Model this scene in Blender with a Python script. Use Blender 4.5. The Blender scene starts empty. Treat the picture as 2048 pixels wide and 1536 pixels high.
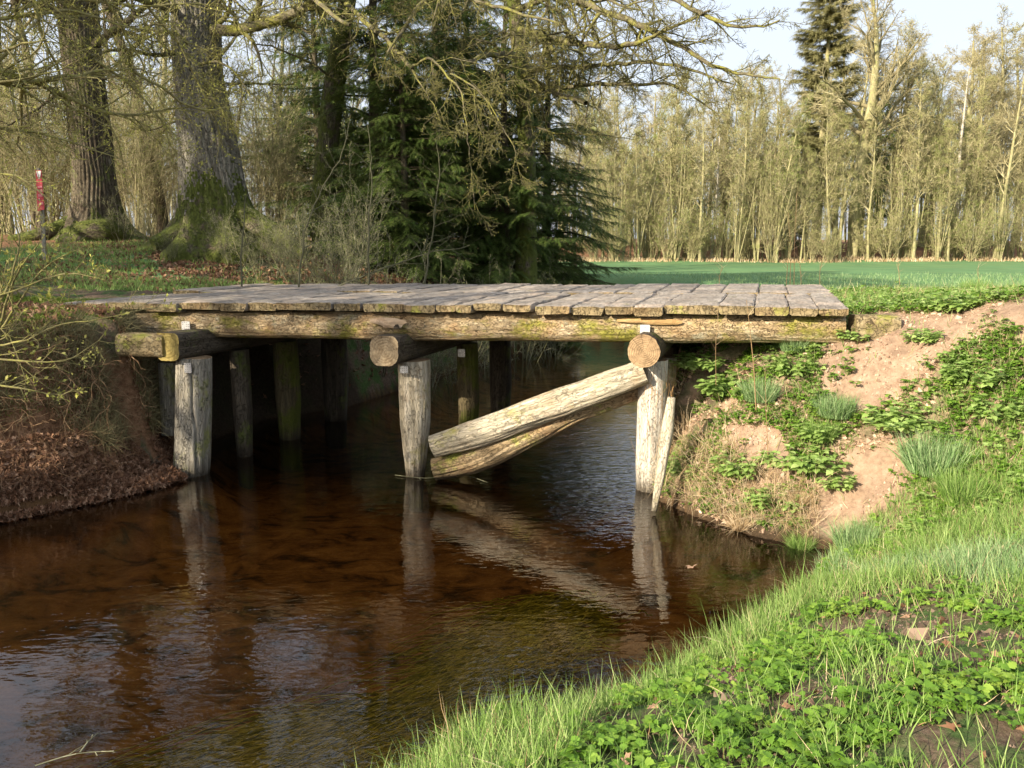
import bpy, math, random
import numpy as np
from math import sin, cos, pi, radians, sqrt, exp
from mathutils import Vector, Matrix

# ------------------------------------------------------------------ camera, light
F = 1600.0; HC = 2.7; PITCH = math.atan(268/1600.0)
SUN_AZ, SUN_EL = radians(48), radians(25)      # azimuth measured from behind the camera towards its left
EXPOSURE = 1.15
sc = bpy.context.scene
COL = sc.collection
cam_d = bpy.data.cameras.new("camera"); cam = bpy.data.objects.new("camera", cam_d); COL.objects.link(cam)
cam_d.sensor_width = 36; cam_d.lens = 36*F/2048.0; cam_d.clip_end = 2000; cam_d.clip_start = 0.05
cam.location = (0, 0, HC); cam.rotation_euler = (pi/2-PITCH, 0, 0)
sc.camera = cam
w = bpy.data.worlds.new("World"); sc.world = w; w.use_nodes = True
nt = w.node_tree; bg = nt.nodes["Background"]
sky = nt.nodes.new("ShaderNodeTexSky"); sky.sky_type = 'NISHITA'; sky.sun_disc = False
sky.sun_elevation = SUN_EL; sky.sun_rotation = pi+SUN_AZ
sky.air_density = 1.0; sky.dust_density = 4.0; sky.ozone_density = .6
veil = nt.nodes.new("ShaderNodeMix"); veil.data_type = 'RGBA'; veil.inputs[0].default_value = .58
veil.inputs[7].default_value = (6.1, 6.4, 7.1, 1)
nt.links.new(sky.outputs[0], veil.inputs[6]); nt.links.new(veil.outputs[2], bg.inputs[0]); bg.inputs[1].default_value = 0.092
sun_d = bpy.data.lights.new("sun", 'SUN'); sun_d.energy = 5.0; sun_d.angle = radians(0.6); sun_d.color = (1, .87, .68)
sun = bpy.data.objects.new("sun", sun_d); COL.objects.link(sun)
SV = Vector((-sin(SUN_AZ)*cos(SUN_EL), -cos(SUN_AZ)*cos(SUN_EL), sin(SUN_EL)))
sun.rotation_euler = SV.to_track_quat('Z', 'Y').to_euler(); sun.location = (-10, -10, 20)
sc.view_settings.view_transform = 'Standard'; sc.view_settings.look = 'None'
sc.view_settings.exposure = EXPOSURE; sc.view_settings.gamma = 1
sc.cycles.max_bounces = 8; sc.cycles.transparent_max_bounces = 16; sc.cycles.use_denoising = True
sc.cycles.caustics_reflective = False; sc.cycles.caustics_refractive = False

# ------------------------------------------------------------------ projection helpers
sp_, cp_ = sin(PITCH), cos(PITCH)
def ray(px, py):
    x = (px-1024)/F; y = -(py-768)/F
    return np.array([x, cp_+y*sp_, -sp_+y*cp_])
def P(px, py, Y):
    d = ray(px, py); return np.array([0, 0, HC])+d*(Y/d[1])
def G(px, py, z=0.0):
    d = ray(px, py); return np.array([0, 0, HC])+d*((z-HC)/d[2])
def proj(x, y, z):
    x = np.asarray(x, float); y = np.asarray(y, float); z = np.asarray(z, float)-HC
    dep = y*cp_-z*sp_; up = y*sp_+z*cp_
    dep = np.where(dep < 0.05, 0.05, dep)
    return 1024+F*x/dep, 768-F*up/dep
def inpoly(px, py, poly):
    px = np.asarray(px); py = np.asarray(py); c = np.zeros(px.shape, bool)
    n = len(poly); j = n-1
    for i in range(n):
        xi, yi = poly[i]; xj, yj = poly[j]
        m = ((yi > py) != (yj > py)) & (px < (xj-xi)*(py-yi)/((yj-yi)+1e-12)+xi)
        c ^= m; j = i
    return c

# ------------------------------------------------------------------ object helpers
def tag(o, label=None, cat=None, group=None, kind=None):
    if label: o["label"] = label
    if cat: o["category"] = cat
    if group: o["group"] = group
    if kind: o["kind"] = kind
    return o
def empty(name, loc=(0, 0, 0), rz=0):
    o = bpy.data.objects.new(name, None); COL.objects.link(o); o.location = loc; o.rotation_euler = (0, 0, rz)
    o.empty_display_size = .2
    return o
class MB:
    """collects vertices and faces and builds ONE mesh object"""
    def __init__(s): s.v = []; s.f = []; s.n = 0; s.at = {}
    def add(s, verts, faces, mat=0, **attrs):
        verts = np.asarray(verts, np.float32).reshape(-1, 3)
        for f in (faces if isinstance(faces, list) else [faces]):
            f = np.asarray(f, np.int64)
            if f.size: s.f.append((f+s.n, mat))
        for k, a in attrs.items():
            a = np.asarray(a, np.float32)
            s.at.setdefault(k, []).append((s.n, a))
        s.v.append(verts); s.n += len(verts)
    def mesh(s, name, mats, smooth=True):
        me = bpy.data.meshes.new(name)
        V = np.concatenate(s.v) if s.v else np.zeros((0, 3), np.float32)
        me.vertices.add(len(V)); me.vertices.foreach_set("co", V.ravel())
        loops = np.concatenate([f.ravel() for f, m in s.f])
        tot = np.concatenate([np.full(len(f), f.shape[1]) for f, m in s.f])
        mi = np.concatenate([np.full(len(f), m) for f, m in s.f])
        st = np.concatenate([[0], np.cumsum(tot)[:-1]])
        me.loops.add(len(loops)); me.loops.foreach_set("vertex_index", loops.astype(np.int32))
        me.polygons.add(len(tot)); me.polygons.foreach_set("loop_start", st.astype(np.int32))
        for m in mats: me.materials.append(m)
        me.polygons.foreach_set("material_index", mi.astype(np.int32))
        me.polygons.foreach_set("use_smooth", np.full(len(tot), smooth))
        for k, lst in s.at.items():
            vec = lst[0][1].ndim == 2
            a = me.attributes.new(k, 'FLOAT_VECTOR' if vec else 'FLOAT', 'POINT')
            arr = np.zeros((len(V), 3) if vec else len(V), np.float32)
            for n0, x in lst: arr[n0:n0+len(x)] = x
            a.data.foreach_set("vector" if vec else "value", arr.ravel())
        me.update(calc_edges=True)
        return me
    def build(s, name, mats, parent=None, smooth=True):
        o = bpy.data.objects.new(name, s.mesh(name, mats, smooth)); COL.objects.link(o)
        if parent: o.parent = parent
        return o
def frames(pts):
    pts = np.asarray(pts, float); n = len(pts)
    T = np.gradient(pts, axis=0); T /= np.linalg.norm(T, axis=1)[:, None]+1e-9
    a = np.array([0, 0, 1.]) if abs(T[0][2]) < .9 else np.array([1., 0, 0])
    U = np.zeros((n, 3)); u = a-T[0]*a.dot(T[0]); u /= np.linalg.norm(u)
    for i in range(n):
        u = u-T[i]*u.dot(T[i]); u /= np.linalg.norm(u); U[i] = u
    return T, U, np.cross(T, U)
def resample(pts, rad, step):
    pts = np.asarray(pts, float); rad = np.asarray(rad, float)
    d = np.concatenate([[0], np.cumsum(np.linalg.norm(np.diff(pts, axis=0), axis=1))])
    n = max(2, int(d[-1]/step)+1); t = np.linspace(0, d[-1], n)
    # Catmull-like smoothing through cubic interpolation of coarse points
    q = np.stack([np.interp(t, d, pts[:, k]) for k in range(3)], 1)
    if n > 6:
        k = max(1, int(n/len(pts)/3))
        for _ in range(2):
            qq = q.copy(); qq[k:-k] = (q[2*k:]+q[:-2*k]+2*q[k:-k])/4; q = qq
    return q, np.interp(t, d, rad)
def tube(mb, pts, rad, n=8, mat=0, shape=None, caps=True, capmat=None, off=(0, 0), squash=None, s0=0.):
    """shape(theta, s, i)->radius multiplier array"""
    pts = np.asarray(pts, float); rad = np.asarray(rad, float); m = len(pts)
    T, U, W = frames(pts)
    th = np.linspace(0, 2*pi, n, endpoint=False)
    s = s0+np.concatenate([[0], np.cumsum(np.linalg.norm(np.diff(pts, axis=0), axis=1))])
    R = rad[:, None]*np.ones((1, n))
    if shape is not None: R = R*shape(th[None, :], s[:, None])
    lx = R*np.cos(th); ly = R*np.sin(th)
    if squash: lx = np.minimum(lx, squash*rad[:, None])
    V = pts[:, None, :]+U[:, None, :]*lx[..., None]+W[:, None, :]*ly[..., None]
    tc = np.stack([lx+off[0], ly+off[1], s[:, None]*np.ones((1, n))], 2)
    i = np.arange(m-1)[:, None]*n; j = np.arange(n)[None, :]; k = (j+1) % n
    Fq = np.stack([i+j, i+k, i+n+k, i+n+j], 2).reshape(-1, 4)
    mb.add(V.reshape(-1, 3), Fq, mat, tc=tc.reshape(-1, 3))
    if caps:
        for e in (0, m-1):
            fr = [0, .35, .7, .97, 1.0]
            vv = [pts[e][None, :]]; tt = [np.array([[off[0], off[1], s[e]]])]
            for q in fr[1:]:
                vv.append(pts[e]+(V[e]-pts[e])*q); tt.append(np.stack([lx[e]*q+off[0], ly[e]*q+off[1], np.full(n, s[e])], 1))
            vv = np.concatenate(vv); tt = np.concatenate(tt)
            j = np.arange(n); k = (j+1) % n
            tri = np.stack([np.zeros(n, int), 1+j, 1+k], 1); qs = []
            for a in range(3): qs.append(np.stack([1+a*n+j, 1+(a+1)*n+j, 1+(a+1)*n+k, 1+a*n+k], 1))
            qs = np.concatenate(qs)
            if e == 0: tri = tri[:, ::-1]; qs = qs[:, ::-1]
            mb.add(vv, [tri, qs], mat if capmat is None else capmat, tc=tt)
def segtubes(mb, segs, n=3, mat=0):
    """segs: (N,8) p0 p1 r0 r1 -> open prisms"""
    S = np.asarray(segs, float)
    if not len(S): return
    p0, p1, r0, r1 = S[:, 0:3], S[:, 3:6], S[:, 6], S[:, 7]
    T = p1-p0; T /= np.linalg.norm(T, axis=1)[:, None]+1e-9
    a = np.where(np.abs(T[:, 2:3]) < .9, np.array([[0, 0, 1.]]), np.array([[1., 0, 0]]))
    U = np.cross(T, a); U /= np.linalg.norm(U, axis=1)[:, None]; W = np.cross(T, U)
    th = np.linspace(0, 2*pi, n, endpoint=False)
    ring = U[:, None, :]*np.cos(th)[None, :, None]+W[:, None, :]*np.sin(th)[None, :, None]
    V = np.concatenate([p0[:, None]+ring*r0[:, None, None], p1[:, None]+ring*r1[:, None, None]], 1)
    b = np.arange(len(S))[:, None, None]*(2*n); j = np.arange(n); k = (j+1) % n
    Fq = np.stack([j, k, n+k, n+j], 1)[None]+b
    var = np.repeat(np.random.RandomState(len(S)).rand(len(S)), 2*n)
    tc = V.reshape(-1, 3)
    mb.add(V.reshape(-1, 3), Fq.reshape(-1, 4), mat, tc=tc, var=var)
def scatter(mb, tv, tf, pos, R, sc_, mat=0, var=None):
    """instance template verts tv (k,3) at pos (N,3) with rotation R (N,3,3) rows = local axes in world, scale (N,) or (N,3)"""
    tv = np.asarray(tv, float); N = len(pos)
    if N == 0: return
    sc_ = np.asarray(sc_, float)
    if sc_.ndim == 1: sc_ = sc_[:, None]*np.ones((1, 3))
    L = tv[None]*sc_[:, None, :]
    V = np.einsum('nka,nab->nkb', L, R)+pos[:, None, :]
    k = len(tv); b = np.arange(N)[:, None, None]*k
    fs = [(np.asarray(f)[None]+b).reshape(-1, np.asarray(f).shape[1]) for f in tf]
    if var is None: var = np.random.RandomState(N).rand(N)
    mb.add(V.reshape(-1, 3), fs, mat, var=np.repeat(var, k), tc=np.tile(tv, (N, 1)))
def axes(dirs, rs, roll=True):
    """rotation with local y along dirs"""
    d = dirs/(np.linalg.norm(dirs, axis=1)[:, None]+1e-9)
    r = rs.normal(size=d.shape) if roll else np.tile([[0, 0, 1.]], (len(d), 1))+rs.normal(size=d.shape)*.25
    x = np.cross(d, r); x /= np.linalg.norm(x, axis=1)[:, None]+1e-9
    z = np.cross(x, d)
    return np.stack([x, d, z], 1)
def hnoise(x, y, sc_=1.0, seed=0, oct_=4):
    x = np.asarray(x, float)*sc_; y = np.asarray(y, float)*sc_; r = np.zeros(np.broadcast(x, y).shape); amp = 1.; tot = 0
    rs = np.random.RandomState(seed)
    for o in range(oct_):
        for k in range(3):
            a = rs.rand()*2*pi; ph = rs.rand()*20; fr = (1+rs.rand())*2**o
            r = r+amp*np.sin((x*cos(a)+y*sin(a))*fr+ph+1.3*np.sin((x*sin(a)-y*cos(a))*fr*.7+ph*2))
        tot += amp*3; amp *= .55
    return r/tot*1.6

# ------------------------------------------------------------------ materials
class NT:
    def __init__(s, name):
        m = bpy.data.materials.new(name); m.use_nodes = True; s.m = m; s.t = m.node_tree; s.t.nodes.clear()
        s.out = s.t.nodes.new("ShaderNodeOutputMaterial")
    def n(s, ty, props=None, **inp):
        nd = s.t.nodes.new("ShaderNode"+ty)
        for k, v in (props or {}).items(): setattr(nd, k, v)
        for k, v in inp.items():
            k = k.replace("_", " ")
            sk = nd.inputs[int(k[1:])] if (k[0] == 'i' and k[1:].isdigit()) else nd.inputs[k]
            s.put(sk, v)
        return nd
    def put(s, sk, v):
        if isinstance(v, bpy.types.Node): s.t.links.new(v.outputs[0], sk)
        elif isinstance(v, bpy.types.NodeSocket): s.t.links.new(v, sk)
        else:
            if isinstance(v, tuple) and len(v) == 3 and sk.type == 'RGBA': v = v+(1,)
            sk.default_value = v
    def attr(s, nm, vec=False):
        a = s.n("Attribute", {"attribute_name": nm}); return a.outputs["Vector" if vec else "Fac"]
    def mapv(s, v, scale, loc=(0, 0, 0)):
        return s.n("Mapping", None, Vector=v, Scale=scale, Location=loc).outputs[0]
    def noise(s, v, scale, detail=4, rough=.6, dist=0):
        return s.n("TexNoise", None, Vector=v, Scale=scale, Detail=detail, Roughness=rough, Distortion=dist).outputs[0]
    def ramp(s, fac, *st):
        r = s.n("ValToRGB", None, Fac=fac); e = r.color_ramp.elements
        while len(e) < len(st): e.new(.5)
        for q, (p, c) in zip(e, st):
            q.position = p; q.color = (c if isinstance(c, tuple) else (c, c, c))+(1,)
        return r.outputs[0]
    def mix(s, f, a, b, mode='MIX'):
        m = s.n("Mix", {"data_type": 'RGBA', "blend_type": mode})
        s.put(m.inputs[0], f); s.put(m.inputs[6], a); s.put(m.inputs[7], b); return m.outputs[2]
    def math(s, op, a, b=0., clamp=False):
        m = s.n("Math", {"operation": op, "use_clamp": clamp}); s.put(m.inputs[0], a); s.put(m.inputs[1], b); return m.outputs[0]
    def bump(s, h, strength, dist=.02, normal=None):
        b = s.n("Bump", None, Height=h, Strength=strength, Distance=dist)
        if normal is not None: s.put(b.inputs["Normal"], normal)
        return b.outputs[0]
    def bsdf(s, col, rough=.8, normal=None, spec=.3, **k):
        b = s.n("BsdfPrincipled", None, Base_Color=col, Roughness=rough, **k)
        b.inputs["Specular IOR Level"].default_value = spec
        if normal is not None: s.put(b.inputs["Normal"], normal)
        return b.outputs[0]
    def done(s, sh): s.t.links.new(sh, s.out.inputs[0]); return s.m

def wood(name, lo, mid, hi, stretch=(9, 9, 1.4), crack=.5, crackscale=14, moss=0., mosscol=(.10, .12, .02), lichen=0., blot=(.2, .12, .05), blotamt=.3, bump=.6, attr="tc", mossscale=3., detail=8, crackstretch=(1, 1, .35), wet=0):
    t = NT(name)
    v = t.attr(attr, True) if attr else t.n("TexCoord").outputs["Object"]
    st = t.mapv(v, stretch)
    n1 = t.noise(st, 1.0, detail, .65, .3)
    n2 = t.noise(st, 4.0, 6, .7)
    col = t.ramp(n1, (.3, lo), (.5, mid), (.7, hi))
    col = t.mix(t.ramp(n2, (.35, .75), (.65, 0.)), col, tuple(c*.45 for c in mid))
    vor = t.n("TexVoronoi", {"feature": 'DISTANCE_TO_EDGE'}, Vector=t.mix(.12, t.mapv(v, crackstretch), t.n("TexNoise", None, Vector=v, Scale=14., Detail=5.).outputs[1]), Scale=crackscale*2.2).outputs[0]
    ck = t.ramp(vor, (0.0, 1.), (.055, 0.))
    ckm = t.math('MULTIPLY', ck, t.ramp(t.noise(v, 5, 3), (.42, 0.), (.62, 1.)))
    col = t.mix(t.math('MULTIPLY', ckm, crack), col, tuple(c*.18 for c in lo))
    bl = t.ramp(t.noise(v, 2.3, 5, .6), (.5, 0.), (.68, 1.))
    col = t.mix(t.math('MULTIPLY', bl, blotamt), col, blot)
    if lichen:
        li = t.ramp(t.noise(t.mapv(v, (1, 1, .8), (7, 3, 1)), 6, 6, .7), (.56, 0.), (.66, 1.))
        col = t.mix(t.math('MULTIPLY', li, lichen), col, (.42, .43, .33))
    if moss:
        mo = t.ramp(t.noise(t.mapv(v, (1, 1, .7), (3, 8, 5)), mossscale, 6, .75), (.62-.3*moss, 0.), (.74-.3*moss, 1.))
        mc = t.mix(t.noise(v, 30, 3), mosscol, tuple(min(1, c*1.9) for c in mosscol))
        col = t.mix(t.math('MULTIPLY', mo, .85), col, mc)
    if wet:
        oz = t.n("SeparateXYZ", None, Vector=t.n("TexCoord").outputs["Object"]).outputs[2]
        wz = t.ramp(t.math('ADD', oz, t.math('MULTIPLY', t.noise(st, .9, 5, .7), .35)), (.20, 1.), (.42, 0.))
        col = t.mix(t.math('MULTIPLY', wz, .85), col, (.045, .035, .022))
    h = t.math('ADD', t.math('MULTIPLY', n1, .6), t.math('SUBTRACT', t.math('MULTIPLY', n2, .5), t.math('MULTIPLY', ck, crack)))
    return t.done(t.bsdf(col, .88, t.bump(h, bump, .03), spec=.2))

M = {}
M['beam_bark'] = wood("beam_bark", (.21, .14, .075), (.45, .34, .20), (.66, .56, .39), (10, 10, 3), 1., 16, .36, (.15, .15, .02), .5, (.33, .17, .06), .35, 1.0, crackstretch=(1, 1, .45))
M['bare_log'] = wood("bare_log", (.32, .27, .18), (.54, .48, .36), (.72, .66, .54), (14, 14, .9), .7, 9, .14, (.20, .19, .05), 0, (.38, .25, .13), .6, .8, crackstretch=(1.6, 1.6, .12), wet=1)
M['grey_post'] = wood("grey_post", (.22, .20, .16), (.40, .37, .30), (.58, .54, .46), (16, 16, .8), .8, 8, .25, (.17, .18, .05), 0, (.26, .20, .10), .5, .9, crackstretch=(1.6, 1.6, .1), wet=1)
M['pale_post'] = wood("pale_post", (.48, .44, .37), (.66, .61, .52), (.80, .76, .68), (16, 16, .8), .6, 8, .1, (.2, .2, .08), 0, (.36, .26, .16), .45, .8, crackstretch=(1.6, 1.6, .1), wet=1)
M['mossy_post'] = wood("mossy_post", (.07, .055, .04), (.16, .13, .07), (.30, .24, .13), (14, 14, .8), .7, 8, .55, (.075, .09, .012), 0, (.26, .15, .05), .4, .9, crackstretch=(1.6, 1.6, .1), wet=1)
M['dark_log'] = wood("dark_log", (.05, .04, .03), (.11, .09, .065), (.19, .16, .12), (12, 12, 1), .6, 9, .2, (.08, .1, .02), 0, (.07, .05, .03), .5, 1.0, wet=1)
M['rot_log'] = wood("rot_log", (.20, .13, .07), (.38, .28, .16), (.54, .43, .28), (12, 12, 1), .35, 12, .25, (.17, .19, .03), 0, (.24, .10, .04), .6, 1.2, wet=1)
M['plank_top'] = wood("plank_top", (.23, .20, .17), (.37, .33, .285), (.50, .455, .40), (3, 1.1, 1), .35, 12, .05, (.15, .16, .05), .0, (.50, .40, .31), .85, 1., crackstretch=(1, .25, 1))
M['plank_end'] = wood("plank_end", (.13, .10, .055), (.30, .235, .13), (.45, .37, .22), (5, 5, 9), .6, 9, .2, (.17, .18, .03), .2, (.22, .12, .05), .4, 1.0)
M['oak_bark'] = wood("oak_bark", (.15, .14, .11), (.29, .27, .215), (.44, .42, .35), (9, 9, 1.2), .8, 13, .12, (.09, .12, .02), .35, (.17, .13, .09), .4, 1.2, crackstretch=(1, 1, .16))
M['mossy_bark'] = wood("mossy_bark", (.07, .055, .04), (.14, .115, .08), (.24, .21, .15), (9, 9, 1.2), .8, 13, .8, (.07, .09, .012), .1, (.12, .08, .05), .4, 1.2, crackstretch=(1, 1, .2))
M['brown_bark'] = wood("brown_bark", (.075, .06, .04), (.145, .12, .08), (.25, .21, .15), (9, 9, 1.5), .6, 13, .3, (.10, .12, .03), .2, (.10, .07, .05), .4, 1.0, crackstretch=(1, 1, .2))
M['limb_bark'] = wood("limb_bark", (.10, .09, .06), (.18, .16, .10), (.29, .26, .18), (7, 7, 3), .4, 16, .5, (.17, .17, .03), .15, (.12, .10, .07), .4, .8)
M['branch_bark'] = wood("branch_bark", (.16, .14, .06), (.30, .27, .12), (.42, .38, .2), (7, 7, 3), .2, 18, .35, (.26, .26, .05), 0, (.16, .12, .07), .3, .5)
M['birch_bark'] = wood("birch_bark", (.34, .29, .21), (.60, .55, .45), (.75, .72, .64), (3, 3, 9), .6, 9, .12, (.2, .2, .06), 0, (.12, .1, .08), .6, .5, crackstretch=(.5, .5, 1.6))
M['olive_bark'] = wood("olive_bark", (.22, .20, .10), (.37, .345, .18), (.50, .47, .28), (5, 5, 1.5), .3, 12, .3, (.16, .18, .05), .2, (.2, .14, .08), .4, .6)

def endgrain(name, base, dark, ring=120., off=(.02, -.01)):
    t = NT(name); v = t.attr("tc", True)
    v2 = t.n("Mapping", None, Vector=v, Location=(off[0], off[1], 0), Scale=(1, 1, 0)).outputs[0]
    nz = t.n("TexNoise", None, Vector=v2, Scale=9., Detail=5.)
    vm = t.n("VectorMath", {"operation": 'LENGTH'}, i0=v2)
    ln = t.math('ADD', vm.outputs["Value"], t.math('MULTIPLY', nz.outputs[0], .05))
    rings = t.math('SINE', t.math('MULTIPLY', ln, ring*6.28/2))
    col = t.mix(t.ramp(rings, (0., .0), (1., .22)), base, dark)
    col = t.mix(t.ramp(t.noise(v, 9, 8, .75), (.38, 0.), (.66, .9)), col, tuple(c*.42 for c in dark))
    sep = t.n("SeparateXYZ", None, Vector=v2)
    ang = t.math('ARCTAN2', sep.outputs[0], sep.outputs[1])
    rad = t.noise(t.n("CombineXYZ", None, X=t.math('MULTIPLY', ang, 3.5), Y=0., Z=0.).outputs[0], 1.4, 5, .8)
    ck = t.ramp(rad, (.585, 0.), (.61, 1.))
    col = t.mix(t.math('MULTIPLY', ck, .85), col, tuple(c*.25 for c in dark))
    return t.done(t.bsdf(col, .9, t.bump(t.math('SUBTRACT', t.math('MULTIPLY', rings, .12), t.math('MULTIPLY', ck, .6)), .7, .02), spec=.15))
M['end_mid'] = endgrain("end_mid", (.36, .29, .19), (.24, .16, .09), 60)
M['end_round'] = endgrain("end_round", (.37, .26, .15), (.27, .18, .10), 90)
M['end_yellow'] = endgrain("end_yellow", (.42, .34, .12), (.28, .20, .06), 50)

def leafmat(name, c0, c1, c2, trans=.35, rough=.55, fine=0.):
    t = NT(name); v = t.attr("var")
    col = t.ramp(v, (0., c0), (.5, c1), (1., c2))
    if fine:
        ob = t.n("TexCoord").outputs["Object"]
        col = t.mix(t.ramp(t.noise(ob, fine, 3), (.35, .6), (.65, 0.)), col, c0)
    b = t.bsdf(col, rough, spec=.25)
    tr = t.n("BsdfTranslucent", None, Color=t.mix(.3, col, c2)).outputs[0]
    mx = t.n("MixShader", None, Fac=trans); t.t.links.new(b, mx.inputs[1]); t.t.links.new(tr, mx.inputs[2])
    return t.done(mx.outputs[0])
M['grass'] = leafmat("grass", (.10, .18, .04), (.20, .34, .07), (.38, .48, .18), .35)
M['bluegrass'] = leafmat("bluegrass", (.12, .22, .08), (.21, .34, .13), (.36, .46, .24), .3)
M['herb'] = leafmat("herb", (.07, .15, .02), (.15, .29, .035), (.29, .41, .07), .35)
M['nettle'] = leafmat("nettle", (.18, .29, .07), (.30, .44, .12), (.44, .56, .21), .4)
M['straw'] = leafmat("straw", (.30, .20, .10), (.48, .36, .21), (.66, .55, .38), .2, .7)
M['dead_leaf'] = leafmat("dead_leaf", (.11, .055, .03), (.22, .115, .065), (.40, .26, .17), .15, .7)
M['bud'] = leafmat("bud", (.28, .28, .05), (.42, .43, .09), (.56, .54, .19), .35)
M['farbud'] = leafmat("farbud", (.22, .22, .09), (.33, .335, .13), (.43, .45, .18), .3)
M['farbud_brown'] = leafmat("farbud_brown", (.24, .20, .11), (.36, .315, .16), (.45, .41, .21), .3)
M['farbud_green'] = leafmat("farbud_green", (.16, .19, .06), (.25, .30, .09), (.35, .40, .13), .3)
M['needle'] = leafmat("needle", (.045, .085, .018), (.09, .15, .028), (.17, .23, .055), .28, .6)
M['pine'] = leafmat("pine", (.22, .22, .10), (.32, .31, .14), (.42, .40, .2), .4, .7)
M['moss'] = leafmat("moss", (.07, .11, .015), (.13, .19, .025), (.22, .28, .05), .15, .9)
M['root_straw'] = leafmat("root_straw", (.16, .09, .05), (.28, .17, .09), (.42, .29, .17), .15, .8)
M['weed'] = leafmat("weed", (.12, .15, .01), (.55, .55, .06), (.85, .80, .2), .3, .4)
def twigmat(name, c0, c1, c2):
    t = NT(name); v = t.attr("var"); return t.done(t.bsdf(t.ramp(v, (0., c0), (.6, c1), (1., c2)), .75, spec=.2))
M['twig_yellow'] = twigmat("twig_yellow", (.24, .20, .08), (.42, .36, .15), (.56, .49, .24))
M['twig_grey'] = twigmat("twig_grey", (.06, .05, .035), (.13, .115, .065), (.26, .235, .13))
M['twig_shrub'] = twigmat("twig_shrub", (.10, .10, .06), (.19, .185, .11), (.32, .31, .2))
M['twig_far'] = twigmat("twig_far", (.19, .165, .09), (.32, .285, .155), (.45, .41, .25))
M['twig_dark'] = twigmat("twig_dark", (.03, .022, .016), (.06, .045, .03), (.10, .08, .05))

# ------------------------------------------------------------------ terrain
LEFT_EDGE = [(-14, -6), (-9.5, 0), (-7.6, 4.5), (-6.0, 6.9), (-5.2, 7.7), (-4.75, 8.15), (-4.2, 8.75), (-3.95, 9.2), (-4.25, 9.8), (-4.35, 11), (-4.0, 12.6), (-2.9, 13.7), (-2.1, 15.6), (-1.3, 18), (-.2, 20.2), (1.0, 22.2), (1.6, 24.0), (-1, 26.9), (-6, 28), (-20, 28.5)]
RIGHT_EDGE = [(-20, 33), (-5, 31.5), (1.0, 30), (4.2, 27), (4.8, 23), (4.0, 18), (2.9, 14), (2.2, 11.5), (1.85, 10), (1.62, 8.9), (1.58, 8.45), (1.9, 7.85), (2.3, 7.3), (2.75, 7.0), (3.0, 6.95), (2.85, 6.7), (2.3, 6.05), (1.2, 4.85), (.45, 4.2), (-.3, 3.75), (-.85, 3.2), (-1.4, 2.4), (-2.2, 1), (-3.2, -2), (-5, -8)]
STREAM = LEFT_EDGE+RIGHT_EDGE
CTRL = np.array([(0, 0, 1.1), (0, 2.2, 1.0), (2, 2, 1.05), (4, 2, 1.2), (3, 4, .9), (5.5, 4.6, 1.25), (2, 4.6, .6), (3.6, 5.6, .72), (1.9, 3.4, .9), (3.2, 6.4, .55), (4.3, 6.2, .95), (-2, 0, .9), (0, -5, 1.3), (6, -3, 1.4), (9, 3, 1.8),
    (2.6, 8.1, 1.25), (2.05, 8.8, 1.2), (3.0, 8.7, 1.72), (2.4, 9.6, 1.72), (2.7, 10.5, 1.75), (3.2, 12, 1.8), (3.7, 8.25, 1.93), (4.45, 8.1, 2.06), (4.95, 7.6, 2.22), (4.1, 7.1, 1.3), (3.4, 7.4, .95), (4.7, 6.7, 1.35), (6.2, 6.8, 2.3), (8, 6, 2.3), (4.3, 9.5, 2.05), (5.2, 8.8, 2.12), (4.9, 12.2, 2.05), (6.5, 10, 2.08),
    (7, 14, 1.85), (6, 19, 1.75), (12, 18, 1.75), (8, 30, 1.75), (20, 25, 1.75), (2, 34, 1.75), (15, 45, 1.75), (35, 40, 1.75), (0, 55, 1.75), (20, 58, 1.75), (45, 58, 1.75), (-10, 40, 2.2), (60, 30, 1.75),
    (5, 64, 2.2), (30, 64, 2.2), (50, 64, 2.2), (5, 72, 3.2), (30, 72, 3.2), (55, 72, 3.2), (0, 110, 3.6), (70, 110, 3.6), (-60, 100, 4), (120, 60, 2.5), (-20, 50, 3),
    (-5.2, 9.6, 1.95), (-5.1, 11.5, 2.0), (-5.3, 8.4, 1.9), (-6.5, 7.6, 1.95), (-7, 10, 2.0), (-4.8, 13.5, 2.05), (-3.4, 15, 1.95), (-6, 14.5, 2.2), (-5, 17, 2.72), (-7, 17, 2.78), (-8.5, 15.5, 2.55), (-10, 19, 2.95), (-3, 18, 2.25), (-1.6, 20.2, 2.0), (-1, 22.5, 2.0), (-12, 12, 2.4), (-10, 6, 2.0), (-13, 0, 2.0), (-16, 25, 3.2), (-8, 24, 2.9), (-4, 23, 2.5), (-30, 20, 3.2), (-30, 60, 3.4), (-30, 0, 2.6)], float)
def rbf_fit(c):
    d = np.linalg.norm(c[:, None, :2]-c[None, :, :2], axis=2)
    A = np.zeros((len(c)+3, len(c)+3)); A[:len(c), :len(c)] = d
    A[:len(c), -3] = 1; A[:len(c), -2:] = c[:, :2]/10; A[-3, :len(c)] = 1; A[-2:, :len(c)] = c[:, :2].T/10
    return np.linalg.solve(A, np.concatenate([c[:, 2], [0, 0, 0]]))
RW = rbf_fit(CTRL)
def Top(x, y):
    r = np.full(x.shape, RW[-3])+RW[-2]*x/10+RW[-1]*y/10
    for (cx, cy, _), ww in zip(CTRL, RW): r = r+ww*np.sqrt((x-cx)**2+(y-cy)**2+.04)
    return r
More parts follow.
